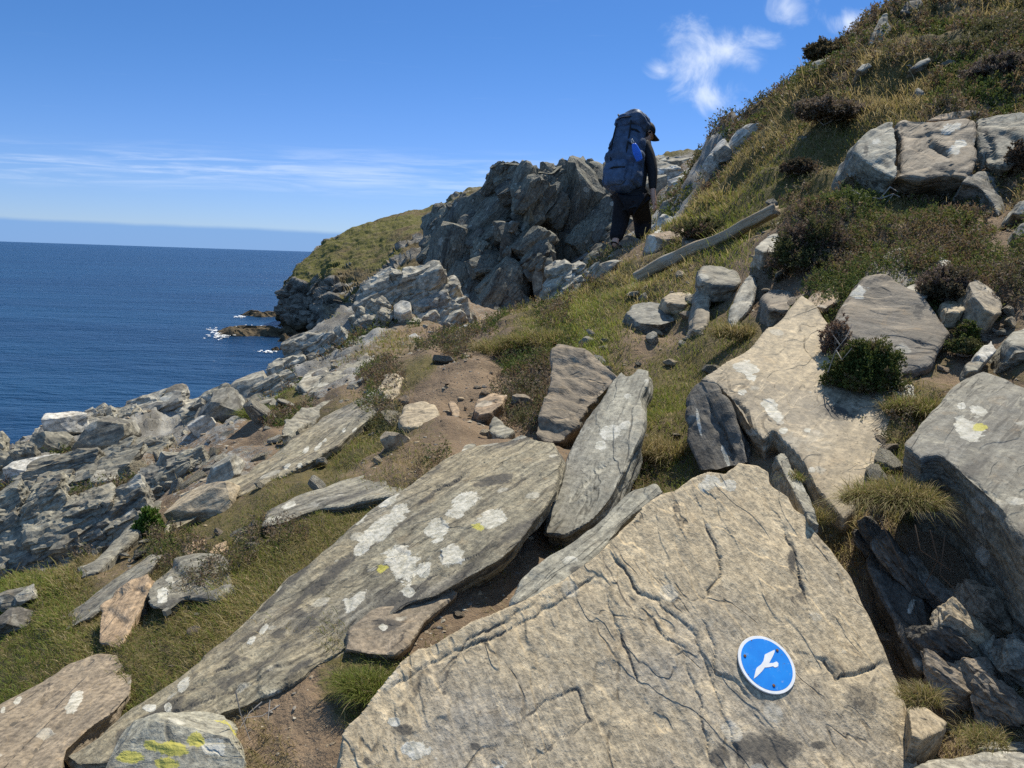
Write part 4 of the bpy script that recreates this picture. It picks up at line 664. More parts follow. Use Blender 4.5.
t = NT('headland_cover'); cv = t.sep(t.attr('cover')); pos = t.n('ShaderNodeNewGeometry').outputs['Position']
n1 = t.noise(pos, .12, 6, .65); n2 = t.noise(pos, .5, 6, .7)
gr = t.mix(t.step(t.math('ADD', n1, t.math('MULTIPLY', cv[2], .35)), .42, .72), (.125, .095, .048), (.125, .12, .035)); gr = t.mix(t.step(n2, .45, .7, 0, .75), gr, (.19, .155, .10))
rk = t.mix(t.step(n2, .35, .65), (.12, .105, .085), (.30, .275, .225)); rk = t.mix(t.step(n1, .58, .7, 0, .5), rk, (.17, .12, .055))
c = t.mix(t.step(t.math('ADD', cv[0], t.math('SUBTRACT', n2, .5)), .35, .6), gr, rk); c = t.mix(cv[1], c, (.075, .055, .03))
t.bsdf(c, .9, t.bump(n2, 1., 1.), .1); me.materials.append(t.m)
tag(link('headland', me), kind='structure')
# reefs off the headland, with the foam round them
t = NT('reef_rock'); pos = t.n('ShaderNodeNewGeometry').outputs['Position']; n = t.noise(pos, .6, 6, .7)
t.bsdf(t.mix(t.step(n, .35, .65), (.06, .045, .028), (.14, .105, .06)), .85, t.bump(n, 1., .6), .2); M['reef'] = t.m
t = NT('sea_foam'); t.bsdf((.8, .83, .85), .8); M['foam'] = t.m
def sea_at(px, py):
    r = ray(px, py); return r*(SEA/r[2])
def reef(label, px, py, wpx, dpx, hm, seed, cat='sea rock'):
    P = sea_at(px, py); d = P@_F; a = wpx*d/FPX/2; b = dpx*d/FPX*2.2
    n_ = 90; xx, yy = np.meshgrid(np.linspace(-1, 1, n_), np.linspace(-1, 1, n_)); p = np.stack([xx.ravel(), yy.ravel(), xx.ravel()*0], 1)
    r = np.hypot(p[:, 0], p[:, 1]); z = (1-r**1.4+.55*fbm(p*2.5+seed, seed, 4))
    pl_, _ = plates(np.stack([p[:, 0]*a/6, p[:, 1]*b/5, z*0], 1)+seed, seed)
    z = np.clip(z, -.6, 1)*hm+pl_*.22*hm; V = np.stack([P[0]+p[:, 0]*a, P[1]+p[:, 1]*b, SEA+z-.25*hm], 1)
    tag(link('sea_reef', np_mesh('sea_reef', V, grid_faces(n_, n_), False), M['reef']), label, cat)
reef('long brown reef running out from the foot of the headland', 258, 334, 84, 14, 3.2, 3); reef('low dark reef farther out beyond the long brown reef', 264, 316, 52, 8, 2.6, 5); reef('tiny brown rock awash below the long brown reef', 276, 350, 10, 3, 1.3, 7)
reef('brown wave-cut shelf at the foot of the headland cliff', 303, 341, 44, 9, 3.4, 9)
FV = []; FF = []
g = np.random.default_rng(4)
for px, py, wx, wy, n_ in [(222,336,12,3.5,16),(246,328,12,2,8),(282,314,8,1.5,5),(240,317,5,1.5,5),(280,328,9,2,8),(212,330,6,2,4),(268,352,10,1.2,4),(290,322,5,2,5)]:
    for k in range(n_*6):
        c_ = sea_at(px+g.normal()*wx/2, py+g.normal()*wy/2); rr = g.uniform(.05, .26)*c_[1]/260; m = 9; b0 = len(FV)
        for j in range(m):
            a = 6.283*j/m; r2 = rr*g.uniform(.6, 1.3); FV.append((c_[0]+2.6*r2*math.cos(a), c_[1]+2.6*r2*math.sin(a), SEA+.12+.004*k+.1*g.random()))
        FF.append(list(range(b0, b0+m)))
tag(link('sea_foam', np_mesh('sea_foam', np.array(FV), np.array(FF)), M['foam']), kind='stuff')
# ------------------------------------------------------------------ vegetation
def tint_attr(me, C):
    a = me.color_attributes.new('tint', 'FLOAT_COLOR', 'POINT'); a.data.foreach_set('color', np.ascontiguousarray(np.concatenate([C, np.ones((len(C), 1))], 1), np.float32).ravel())
def blades(name, P, L, Wd, colr, lean, g, droop=.8):
    """grass blades: two quads and a tip, bending over"""
    n = len(P); a = g.uniform(0, 6.283, n); side = np.stack([np.cos(a), np.sin(a), 0*a], 1); b = lean+np.stack([g.normal(size=n), g.normal(size=n), 0*a], 1)*.38
    up = unit(b+np.array([0, 0, 1])); out = np.stack([b[:, 0], b[:, 1], -.6*np.linalg.norm(b, axis=1)], 1)*droop
    L = L[:, None]; Wd = Wd[:, None]
    p1 = P+up*L*.45+out*L*.10; p2 = P+up*L*.80+out*L*.38; p3 = P+up*L*.95+out*L*.75
    V = np.stack([P-side*Wd-up*L*.1, P+side*Wd-up*L*.1, p1-side*Wd*.9, p1+side*Wd*.9, p2-side*Wd*.6, p2+side*Wd*.6, p3], 1).reshape(-1, 3)
    i = np.arange(n)[:, None]*7; Q = np.concatenate([i+np.array([0, 1, 3, 2]), i+np.array([2, 3, 5, 4])]); T = i+np.array([4, 5, 6])
    me = np_mesh(name, V, [Q, T]); tint_attr(me, np.repeat(colr, 7, 0)); return me
def sprigs(name, P, D, L, lw, ll, colr, g, k=12):
    """leafy heather sprigs: k little leaves round a short stem, P foot, D direction, L length"""
    n = len(P); t_ = np.tile(np.linspace(.15, 1, k), n)+g.uniform(-.05, .05, n*k); Pi = np.repeat(P, k, 0); Di = np.repeat(D, k, 0); Li = np.repeat(L, k); lwi = np.repeat(lw, k)[:, None]; lli = np.repeat(ll, k)[:, None]
    b = Pi+Di*(Li*t_)[:, None]+g.normal(size=(n*k, 3))*(Li*.10)[:, None]; o = unit(Di*.7+g.normal(size=(n*k, 3))*.75); s = unit(np.cross(o, g.normal(size=(n*k, 3))))
    V = np.stack([b-s*lwi*.5, b+s*lwi*.5, b+o*lli+s*lwi*.35, b+o*lli-s*lwi*.35], 1).reshape(-1, 3)
    me = np_mesh(name, V, np.arange(n*k*4).reshape(-1, 4), smooth=False)
    c = np.repeat(colr, k, 0)*g.uniform(.7, 1.3, (n*k, 1)); tint_attr(me, np.repeat(c, 4, 0)); return me
_ny, _nx = len(yy), len(uu); PG = P.reshape(_ny, _nx, 3); CG = CVR.reshape(_ny, _nx, 4)
def pick(n, g, y0, y1, u0=-.85, u1=.86):
    a = np.searchsorted(yy, y0); b = np.searchsorted(yy, y1); c = np.searchsorted(uu, u0); e_ = np.searchsorted(uu, u1)-1
    i = g.uniform(a, b-1.01, n); j = g.uniform(c, e_-1.01, n); i0 = i.astype(int); j0 = j.astype(int); fi = (i-i0)[:, None]; fj = (j-j0)[:, None]
    f = lambda A: (A[i0, j0]*(1-fi)*(1-fj)+A[i0+1, j0]*fi*(1-fj)+A[i0, j0+1]*(1-fi)*fj+A[i0+1, j0+1]*fi*fj)
    return f(PG), f(CG)
def inframe(p, m=40):
    x, y, d = proj(p); return (x > -m) & (x < W+m) & (y > -m) & (y < H+m)
GREEN, OLIVE, DRY, STRAW = np.array([.15, .185, .036]), np.array([.185, .17, .05]), np.array([.25, .195, .09]), np.array([.38, .31, .17])
def grass_col(gr, g):
    n = len(gr); r = g.random(n)+(gr-.5)*.9; c = np.where((r > .74)[:, None], GREEN, np.where((r > .36)[:, None], OLIVE, DRY)); c = np.where((g.random(n) < .2*(1.3-gr))[:, None], STRAW, c)
    return c*g.uniform(.8, 1.35, (n, 1))
g = np.random.default_rng(21)
p, cv_ = pick(1500000, g, 1.2, 17); keep = inframe(p) & (p[:, 1] < np.interp(p[:, 0]/p[:, 1], _EU, _EY)-.2); p, cv_ = p[keep], cv_[keep]
dist = np.linalg.norm(p, axis=1); cl = fbm(p*3.2/np.clip(dist/3, .6, 3)[:, None], 61, 3); hill = sstep(.3, 1.0, p[:, 2]+1.05)*sstep(0, 1, p[:, 0]-.5)
pr = np.clip(cv_[:, 0]*1.1-.2+.75*cl*(1.1-.55*cv_[:, 0]), 0, 1)**1.4*(1-.85*sstep(.3, .6, cv_[:, 1]))
patch = fbm(p*1.1/np.clip(dist/4, .6, 3)[:, None]+9, 63, 3)
k = (g.random(len(p)) < pr*.60); p, cv_, dist, hill, patch, cl = p[k], cv_[k], dist[k], hill[k], patch[k], cl[k]
L = (.009+.0042*dist+.0032*hill*dist*(.4+.6*g.random(len(p))))*g.uniform(.55, 1.4, len(p))*(1+.45*cl); L = L*np.where(g.random(len(p)) < .035, 2.3, 1.); wd = .0008*np.maximum(1, dist/2.2)*g.uniform(.7, 1.4, len(p))
me = blades('grass', p, L, wd, grass_col(np.clip(cv_[:, 3]+.75*patch, 0, 1.1), g)*(1+.25*cl[:, None]), np.array([-.28, -.18, 0]), g)
tag(link('grass', me, M['grass']), kind='stuff'); print('grass', len(p))
HC = np.array([[.095, .125, .035], [.155, .16, .045], [.20, .145, .08], [.165, .115, .075], [.22, .175, .125], [.115, .115, .05]])
p, cv_ = pick(700000, g, 2.5, 17); keep = inframe(p) & ((p[:, 1] < np.interp(p[:, 0]/p[:, 1], _EU, _EY)-1.5) | (p[:, 0] > 1)); p, cv_ = p[keep], cv_[keep]; dist = np.linalg.norm(p, axis=1)
cl = fbm(p*2.2/np.clip(dist/5, .6, 2)[:, None], 71, 3); pr = np.clip((cv_[:, 2]-.26+.7*cl)*1.8, 0, 1)
k = g.random(len(p)) < pr*.27; p, dist, cl = p[k], dist[k], cl[k]
Dn = unit(np.stack([g.normal(size=len(p))*.55-.15, g.normal(size=len(p))*.55-.1, np.ones(len(p))], 1)); L = (.022+.0075*dist)*g.uniform(.5, 1.3, len(p))*(1+.5*np.clip(cl, -.5, 1))
ci_ = np.clip(((fbm(p*1.6, 73, 2)*.8+.5+g.normal(size=len(p))*.22)*6).astype(int), 0, 5)
me = sprigs('heather', p, Dn, L, .0011*np.maximum(dist, 2.5)*g.uniform(.8, 1.3, len(p)), .0026*np.maximum(dist, 2.5)*g.uniform(.8, 1.3, len(p)), HC[ci_], g, 13)
tag(link('heather', me, M['heather']), kind='stuff'); print('heather', len(p))
def bush(label, px, py, wpx, hpx, cols, n, name='heather_shrub', d=None, k=14, cat='shrub', lean=(0, -.2, .3), leaf=1.):
    """a dome of leafy sprigs on crooked stems standing at the foot pixel"""
    d = d or G(px, py)*.985; g = np.random.default_rng(int(px*7+py)); f = at(px, py, d); a = wpx*d/FPX/2; h = hpx*d/FPX
    dr = unit(g.normal(size=(n, 3))+np.array(lean)); dr[:, 2] = np.abs(dr[:, 2])*.9; rad = .8*g.uniform(.15, 1, n)**.6*(1+.35*fbm(dr*2.4+px, int(px), 3))
    Q = f+dr*rad[:, None]*np.array([a, a*.9, h*.9]); D = unit(dr+g.normal(size=(n, 3))*.45+np.array([0, 0, .5]))
    c = np.array(cols)[np.clip(((fbm(dr*2+3, int(py), 2)*.7+.5+g.normal(size=n)*.25)*len(cols)).astype(int), 0, len(cols)-1)]
    L = min(h, a)*.20*g.uniform(.6, 1.4, n); c = c*1.75; q_ = d/FPX
    root = bpy.data.objects.new(name, None); COL.objects.link(root); root.location = f; tag(root, label, cat)
    me = sprigs('foliage', Q-f, D, L, np.full(n, 1.1*q_*leaf), np.full(n, 2.3*q_*leaf), c, g, k); link('foliage', me, M['heather'], root)
    SV, SF = [], []
    for _ in range(10):
        j = g.integers(n); e0 = Q[j]-f; tube(SV, SF, [(0+g.normal()*a*.12, g.normal()*a*.12, -.02), tuple(e0*.45+g.normal(size=3)*a*.12), tuple(e0*.95)], [q_*.8, q_*.55, q_*.25])
    link('stems', np_mesh('stems', np.array(SV), np.array(SF)), M['twig'], root); return root
def tube(SV, SF, pts, rad, m=6):
    pts = np.array(pts, float); b0 = len(SV)
    for i, p_ in enumerate(pts):
        tn = unit(pts[min(i+1, len(pts)-1)]-pts[max(i-1, 0)]); u_ = unit(np.cross(tn, [.31, .2, .93] if abs(tn[2]) < .9 else [1, 0, 0])); v_ = np.cross(tn, u_)
        for j in range(m): SV.append(p_+rad[i]*(u_*math.cos(6.283*j/m)+v_*math.sin(6.283*j/m)))
    for i in range(len(pts)-1):
        for j in range(m): SF.append((b0+i*m+j, b0+i*m+(j+1) % m, b0+(i+1)*m+(j+1) % m, b0+(i+1)*m+j))
M['twig'] = plain('bleached_twig', (.30, .27, .23), .9); M['root'] = plain('root_fibre', (.10, .065, .04), .9)
DG = [(.035, .05, .012), (.05, .062, .016), (.07, .075, .02), (.075, .06, .03)]
bush('dark green heather shrub growing on the pale tan slab', 862, 387, 74, 66, DG, 3200, d=3.33)
bush('brown dried fringe of heather left of the dark green shrub', 836, 352, 36, 44, [(.12, .08, .055), (.09, .06, .045), (.15, .12, .09)], 420, d=3.6)
bush('bushy bright green plant on the left slope', 152, 545, 34, 52, [(.05, .085, .014), (.075, .12, .02), (.045, .065, .015)], 1500, 'leafy_bush', d=3.9, leaf=1.1)
bush('dark heather hummock above the right end of the fallen post', 808, 268, 92, 58, [(.04, .045, .016), (.06, .06, .025), (.075, .055, .04)], 2600)
bush('heather mound beside the hiker\'s hand at the foot of the hill', 706, 238, 64, 24, [(.09, .06, .045), (.07, .06, .03), (.05, .055, .02)], 900)
bush('brown heather clump in front of the leaning brown slate', 948, 296, 70, 32, [(.075, .055, .042), (.10, .075, .06), (.06, .05, .03)], 1300)
bush('dark heather clump at the right edge high on the hill', 1000, 76, 84, 22, [(.055, .05, .03), (.08, .06, .05), (.10, .085, .07)], 1200)
bush('brown heather cushion on the hill left of the outcrop', 830, 118, 76, 24, [(.10, .075, .055), (.075, .06, .035), (.12, .095, .07)], 1400)
bush('dark heather cap overhanging the hill skyline', 828, 58, 50, 20, [(.06, .05, .028), (.08, .065, .035)], 900)
bush('dark heather hollow in the grass left of the outcrop', 797, 172, 34, 16, [(.05, .042, .026), (.07, .052, .036)], 420)
bush('green heather sprout in the grass by the white stone', 965, 340, 26, 26, DG, 380)
bush('low green heather tuft right of the peaked boulder', 962, 352, 34, 20, [(.07, .085, .025), (.06, .06, .025)], 380)
bush('heather shrub in the gap at the bottom of the outcrop', 1016, 168, 30, 30, [(.085, .06, .04), (.06, .045, .03)], 600)
def tuft(label, px, py, wpx, hpx, n, gr, d=None, hang=.6):
    d = d or G(px, py)*.99; g = np.random.default_rng(int(px+3*py)); f = at(px, py, d); a = wpx*d/FPX/2; h = hpx*d/FPX
    r = np.sqrt(g.random(n)); th = g.uniform(0, 6.283, n); n = int(n*1.8); r = np.sqrt(g.random(n)); th = g.uniform(0, 6.283, n); rw = 1+.5*fbm(np.stack([np.cos(th), np.sin(th), 0*th], 1)*1.5+px, int(px), 2); o = np.stack([rw*r*np.cos(th)*a*1.05, rw*r*np.sin(th)*a*.7, (1-r**2)*h*.18], 1)
    V = blades('grass_tuft', o, h*.62*g.uniform(.4, 1.2, n), np.full(n, .26*d/FPX)*g.uniform(.7, 1.5, n), grass_col(np.full(n, gr), g), np.array([-.45, -.55, 0])*hang+np.stack([np.cos(th), np.sin(th), 0*th], 1)*(r*hang*.35)[:, None]+.35*np.stack([fbm(o*14/d, 5, 2), fbm(o*14/d+7, 6, 2), 0*th], 1), g, 1.)
    ob = link('grass_tuft', V, M['grass']); ob.location = f; tag(ob, label, 'grass tuft'); return ob
tuft('shaggy grass tuft overhanging the black hollow beside the large grey boulder', 898, 505, 86, 40, 3000, .42, 2.44, .8)
tuft('dry grass spilling in the crevice under the pale tan slab', 812, 522, 40, 26, 500, .3, 2.45)
tuft('small green tuft in the crevice below the dark block', 795, 482, 16, 18, 220, .7, 2.55)
tuft('dry grass tuft hanging at the right edge of the tan bedrock', 922, 702, 40, 30, 520, .3, 1.78)
tuft('short grass tuft on the ledge near the bottom right corner', 985, 742, 44, 22, 480, .4, 1.68)
tuft('fresh green grass tuft under the long lichened slab', 364, 688, 62, 26, 1300, 1.0)
tuft('sprawling dry tussock at the left end of the pale tan slab', 736, 338, 40, 26, 700, .3)
tuft('dry grass fringe between the upright slab and the tan bedrock', 660, 455, 50, 30, 800, .25)
tuft('green grass crown on the bank above the layered block', 545, 345, 60, 26, 1200, .5)
tuft('bright green grass cushion on the far left slope by the sea', 265, 418, 44, 20, 900, 1.)
tuft('drooping grass fringe above the dirt bank of the path', 505, 352, 60, 24, 1100, .4)
tuft('grass clump behind the small white-faced stone', 918, 412, 50, 28, 900, .55)
def twigs(label, pts, w_, seed):
    g = np.random.default_rng(seed); SV, SF = [], []
    for line in pts: tube(SV, SF, [at(x, y, d) for x, y, d in line], list(np.linspace(w_, w_*.45, len(line))))
    tag(link('dead_branch', np_mesh('dead_branch', np.array(SV), np.array(SF)), M['root' if 'root' in label else 'twig']), label, 'branch')
d0 = G(890, 200)-.16
twigs('bleached dead heather branch sprawling on the hillside', [[(846,203,d0),(862,196,d0),(880,199,d0-.03),(893,194,d0),(900,197,d0)],[(880,199,d0),(890,187,d0-.05),(898,192,d0)],[(862,196,d0),(852,190,d0-.03)],[(893,194,d0),(884,206,d0)]], .008, 5)
d0 = 3.3
twigs('pale dead twig at the left edge of the dark green shrub', [[(828,372,d0),(836,350,d0-.03),(846,338,d0-.06),(852,324,d0-.05)],[(836,350,d0),(842,360,d0-.07),(852,348,d0-.09)],[(840,345,d0),(833,335,d0)]], .0028, 6)
d0 = 1.72
twigs('dry straw stalks beside the yellow lichened boulder', [[(236,693,d0),(240,712,d0+.02),(250,740,d0)],[(262,702,d0+.05),(250,712,d0+.03),(240,728,d0)],[(280,705,d0+.05),(262,716,d0+.03),(244,718,d0)],[(270,700,d0+.05),(268,720,d0+.02)]], .0016, 7)
d0 = 2.1
twigs('dry root fibres hanging in the black hollow under the grass tuft', [[(880,520,2.3),(890,540,2.28),(905,575,2.26)],[(930,530,2.3),(938,560,2.26),(925,585,2.3),(935,600,2.3)],[(915,525,2.3),(920,550,2.25),(950,570,2.27)],[(945,535,2.3),(940,575,2.26),(955,590,2.24)]], .0022, 8)

# ------------------------------------------------------------------ gravel and crumbs on the bare soil
g = np.random.default_rng(33); p, cv_ = pick(260000, g, 1.3, 13); keep = inframe(p, 5); p, cv_ = p[keep], cv_[keep]; dist = np.linalg.norm(p, axis=1)
bare = np.clip(1-cv_[:, 0]*1.6, 0, 1)*(1-.6*np.clip(cv_[:, 2], 0, 1)); k = g.random(len(p)) < bare*.11*np.clip(.5+fbm(p*2.5, 91, 2), .1, 1.2); p, dist = p[k], dist[k]
bm = bmesh.new(); bmesh.ops.create_icosphere(bm, subdivisions=1, radius=1); T0 = np.array([v.co[:] for v in bm.verts]); TF = np.array([[v.index for v in f.verts] for f in bm.faces]); bm.free()
n = len(p); sz = (.6+2.2*g.random(n)**4)*dist/FPX*1.1; az = g.uniform(0, 6.283, n); ca, sa = np.cos(az), np.sin(az); J = T0[None]*(1+g.normal(size=(n, 12, 1))*.28)*np.array([1.3, .9, .55])
V = np.stack([J[..., 0]*ca[:, None]-J[..., 1]*sa[:, None], J[..., 0]*sa[:, None]+J[..., 1]*ca[:, None], J[..., 2]], -1)*sz[:, None, None]+p[:, None]+np.array([0, 0, .15])*sz[:, None, None]
me = np_mesh('gravel', V.reshape(-1, 3), (np.arange(n)[:, None, None]*12+TF[None]).reshape(-1, 3), smooth=False)
pc = np.array([[.34, .27, .18], [.26, .21, .15], [.22, .20, .17], [.16, .12, .085], [.42, .37, .28]])[g.integers(0, 5, n)]*g.uniform(.75, 1.2, (n, 1)); tint_attr(me, np.repeat(pc, 12, 0))
t = NT('gravel_stone'); t.bsdf(t.attr('tint', 'Color'), .9, None, .15); tag(link('gravel', me, t.m), kind='stuff'); print('gravel', n)
# ------------------------------------------------------------------ hiker
def skin(name, J, E, root, mat, parent=None, sub=2):
    ids = list(J); me = bpy.data.meshes.new(name); org = np.array(parent.location) if parent else np.zeros(3)
    me.from_pydata([tuple(np.array(J[i][0])-org) for i in ids], [(ids.index(a), ids.index(b)) for a, b in E], []); o = link(name, me)
    o.modifiers.new('skin', 'SKIN').use_smooth_shade = True
    lay = me.skin_vertices[0] if me.skin_vertices else None
    if lay is None:
        bm = bmesh.new(); bm.from_mesh(me); bm.verts.layers.skin.verify(); bm.to_mesh(me); bm.free(); lay = me.skin_vertices[0]
    for i, k in enumerate(ids):
        r = J[k][1]; lay.data[i].radius = r if isinstance(r, tuple) else (r, r); lay.data[i].use_root = (k == root)
    s = o.modifiers.new('sub', 'SUBSURF'); s.levels = sub; s.render_levels = sub
    m2 = evaluated(o); bpy.data.objects.remove(o); m2.name = name; m2.materials.clear()
    m2.polygons.foreach_set('use_smooth', np.ones(len(m2.polygons), bool)); return link(name, m2, mat, parent)
M['skin'] = plain('skin', (.52, .31, .22), .55, .35, .08); M['jacket'] = plain('dark_jacket', (.020, .020, .022), .8, .2, .3, 60, .004); M['trousers'] = plain('black_trousers', (.016, .016, .019), .85, .15, .3, 40, .004)
M['cap'] = plain('black_cap', (.012, .012, .014), .7); M['boot'] = plain('walking_boot', (.035, .028, .024), .7, .3, .4); M['sock'] = plain('ankle_skin', (.30, .16, .11), .7)
M['pack'] = plain('navy_pack_cloth', (.050, .080, .135), .6, .35, .35, 14, .008); M['pack2'] = plain('blue_pack_pocket', (.058, .096, .165), .6, .35, .25, 18, .006); M['strap'] = plain('black_webbing', (.012, .013, .016), .7); M['bluebag'] = plain('bright_blue_cloth', (.015, .15, .72), .4, .5, .15); M['metal'] = plain('pale_metal', (.55, .55, .52), .35, .5, metallic=0.0) if False else plain('pale_metal', (.55, .55, .52), .35, .5)
D0 = 9.6; FWD = np.array([math.sin(.62), math.cos(.62), 0]); RGT = np.array([FWD[1], -FWD[0], 0]); UP = np.array([0, 0, 1.])
def hp(px, py, dd=0): return at(px, py, D0+dd)
foot = hp(617, 252); HF = unit(np.array([.88, .30, -.48]))
B_ = {'pel': (hp(631,198), (.15, .12)), 'sp': (hp(634,178,.05), (.14, .11)), 'ch': (hp(637,156,.12), (.165, .12)), 'nk': (hp(641,142,.2), .058), 'hd0': (hp(645,140,.2), .07), 'hd': (hp(646.5,132.5,.2), .095), 'hd2': (hp(646.5,126,.2), .075)}
B_['nose'] = (B_['hd'][0]+HF*.115-UP*.02, .014); B_['chin'] = (B_['hd0'][0]+HF*.065-UP*.02, .035); B_['ear'] = (B_['hd'][0]+unit(np.cross(HF, UP))*.095-UP*.01, .018)
B_.update({'rs': (hp(647,146,.05), .068), 're': (hp(652.5,170,-.02), .052), 'rw': (hp(653,195,-.09), .034), 'rp': (hp(654,202,-.10), (.046, .026)), 'ls': (hp(624,147,.25), .068), 'le': (hp(618,172,.35), .048), 'lw': (hp(624,190,.5), .032), 'lp': (hp(627,193,.56), (.038, .022)),
 'lh': (hp(623,203,0), .098), 'lk': (hp(620,224,.04), .068), 'la': (hp(614.5,244,-.12), .046), 'lt': (hp(617,249,-.1)+FWD*.12, .035), 'rh': (hp(639,203,-.02), .098), 'rk': (hp(645.5,223,.30), .07), 'ra': (hp(643,243,.20), .046), 'rt': (hp(646,246.5,.22)+FWD*.14, .035)})
E_ = [('pel','sp'),('sp','ch'),('ch','nk'),('nk','hd0'),('hd0','hd'),('hd','hd2'),('hd','nose'),('hd0','chin'),('hd','ear'),('ch','rs'),('rs','re'),('re','rw'),('rw','rp'),('ch','ls'),('ls','le'),('le','lw'),('lw','lp'),('pel','lh'),('lh','lk'),('lk','la'),('la','lt'),('pel','rh'),('rh','rk'),('rk','ra'),('ra','rt')]
for s_, sg in (('r', 1), ('l', -1)):
    w0 = B_[s_+'p'][0]; dn = unit(w0-B_[s_+'w'][0]); ac = FWD; 
    for q_, (off, ln) in enumerate([(-.030, .070), (-.010, .085), (.010, .080), (.029, .062)]):
        a = w0+ac*off+dn*.035; B_[s_+'f%d' % q_] = (a, .0095); B_[s_+'g%d' % q_] = (a+dn*ln*.55+RGT*.004, .0085); B_[s_+'h%d' % q_] = (a+dn*ln-RGT*sg*.018, .007); E_ += [(s_+'p', s_+'f%d' % q_), (s_+'f%d' % q_, s_+'g%d' % q_), (s_+'g%d' % q_, s_+'h%d' % q_)]
    a = w0+ac*.038-dn*.005; B_[s_+'u'] = (a, .011); B_[s_+'v'] = (a+ac*.022+dn*.035, .009); E_ += [(s_+'p', s_+'u'), (s_+'u', s_+'v')]
pr_ = bpy.data.objects.new('person', None); 
body = skin('person', B_, E_, 'pel', M['skin']); tag(body, 'hiker in dark jacket, trousers and cap walking uphill away from the camera', 'person')
bpy.data.objects.remove(pr_)
def grow(ids, f): return {i: (B_[i][0], tuple(x*f+.012 for x in B_[i][1]) if isinstance(B_[i][1], tuple) else B_[i][1]*f+.012) for i in ids}
JK = grow(['pel','sp','ch','rs','re','rw','ls','le','lw'], 1.12); JK['cl'] = (B_['nk'][0]-UP*.02, .075); JK['hem'] = (hp(632,205), (.165, .135)); JK['rw'] = (hp(652.8,191,-.08), .046); JK['lw'] = (hp(623.5,189,.48), .045)
skin('jacket', JK, [('hem','pel'),('pel','sp'),('sp','ch'),('ch','cl'),('ch','rs'),('rs','re'),('re','rw'),('ch','ls'),('ls','le'),('le','lw')], 'pel', M['jacket'], body)
TR = grow(['pel','lh','lk','rh','rk'], 1.18); TR['la'] = (hp(615,241,-.1), .085); TR['ra'] = (hp(643,240,.20), .09); TR['lk'] = (TR['lk'][0], .115); TR['rk'] = (hp(643,222,.28), .125); TR['rm'] = (hp(642.5,233,.22), .11); TR['lh'] = (TR['lh'][0], .135); TR['rh'] = (TR['rh'][0], .14)
skin('trousers', TR, [('pel','lh'),('lh','lk'),('lk','la'),('pel','rh'),('rh','rk'),('rk','rm'),('rm','ra')], 'pel', M['trousers'], body)
for s_ in 'lr':
    a, t_ = B_[s_+'a'][0], B_[s_+'t'][0]; skin('boot', {'a': (a+UP*.02, .055), 'h': (a-UP*.045-FWD*.03, .05), 'm': ((a+t_)/2-UP*.01, .052), 't': (t_, .045)}, [('a','h'),('h','m'),('m','t')], 'h', M['boot'], body)
h_ = B_['hd'][0]; fd = HF; hr = unit(np.cross(fd, UP)); hu = np.cross(hr, fd)
def ball(name, c_, ax, rad, mat, zmin=-1., seed=0, wr=0.):
    V, F = _ICO[4]; V = V.copy(); V[:, 2] = np.maximum(V[:, 2], zmin); W_ = V*np.array(rad)*(1+wr*fbm(V*3+seed, seed, 3))[:, None]; o = link(name, np_mesh(name, W_@np.array(ax)+c_, F), mat, body); return o
cap = ball('cap', h_+hu*.02-fd*.012, [fd, hr, hu], (.118, .105, .115), M['cap'], -.05)
yb = np.linspace(-1, 1, 21); BV = []
for lay in (0, -.008):
    for y_ in yb:
        BV.append((.075-.03*y_*y_, y_*.095, .012+lay-.012*y_*y_)); BV.append((.115+.085*math.sqrt(max(0, 1-y_*y_)), y_*.095*.95, -.012+lay-.025*y_*y_))
BV = np.array(BV)@np.stack([fd, hr, hu])+h_+hu*.02; BF = [(2*k, 2*k+2, 2*k+3, 2*k+1) for k in range(20)]+[(42+2*k, 42+2*k+1, 42+2*k+3, 42+2*k+2) for k in range(20)]+[(2*k+1, 2*k+3, 42+2*k+3, 42+2*k+1) for k in range(20)]
br = link('brim', np_mesh('brim', BV, np.array(BF)), M['cap'], cap)
ball('hair', h_-fd*.035-hu*.03, [fd, hr, hu], (.085, .098, .09), M['cap'], -1, 3, .1)
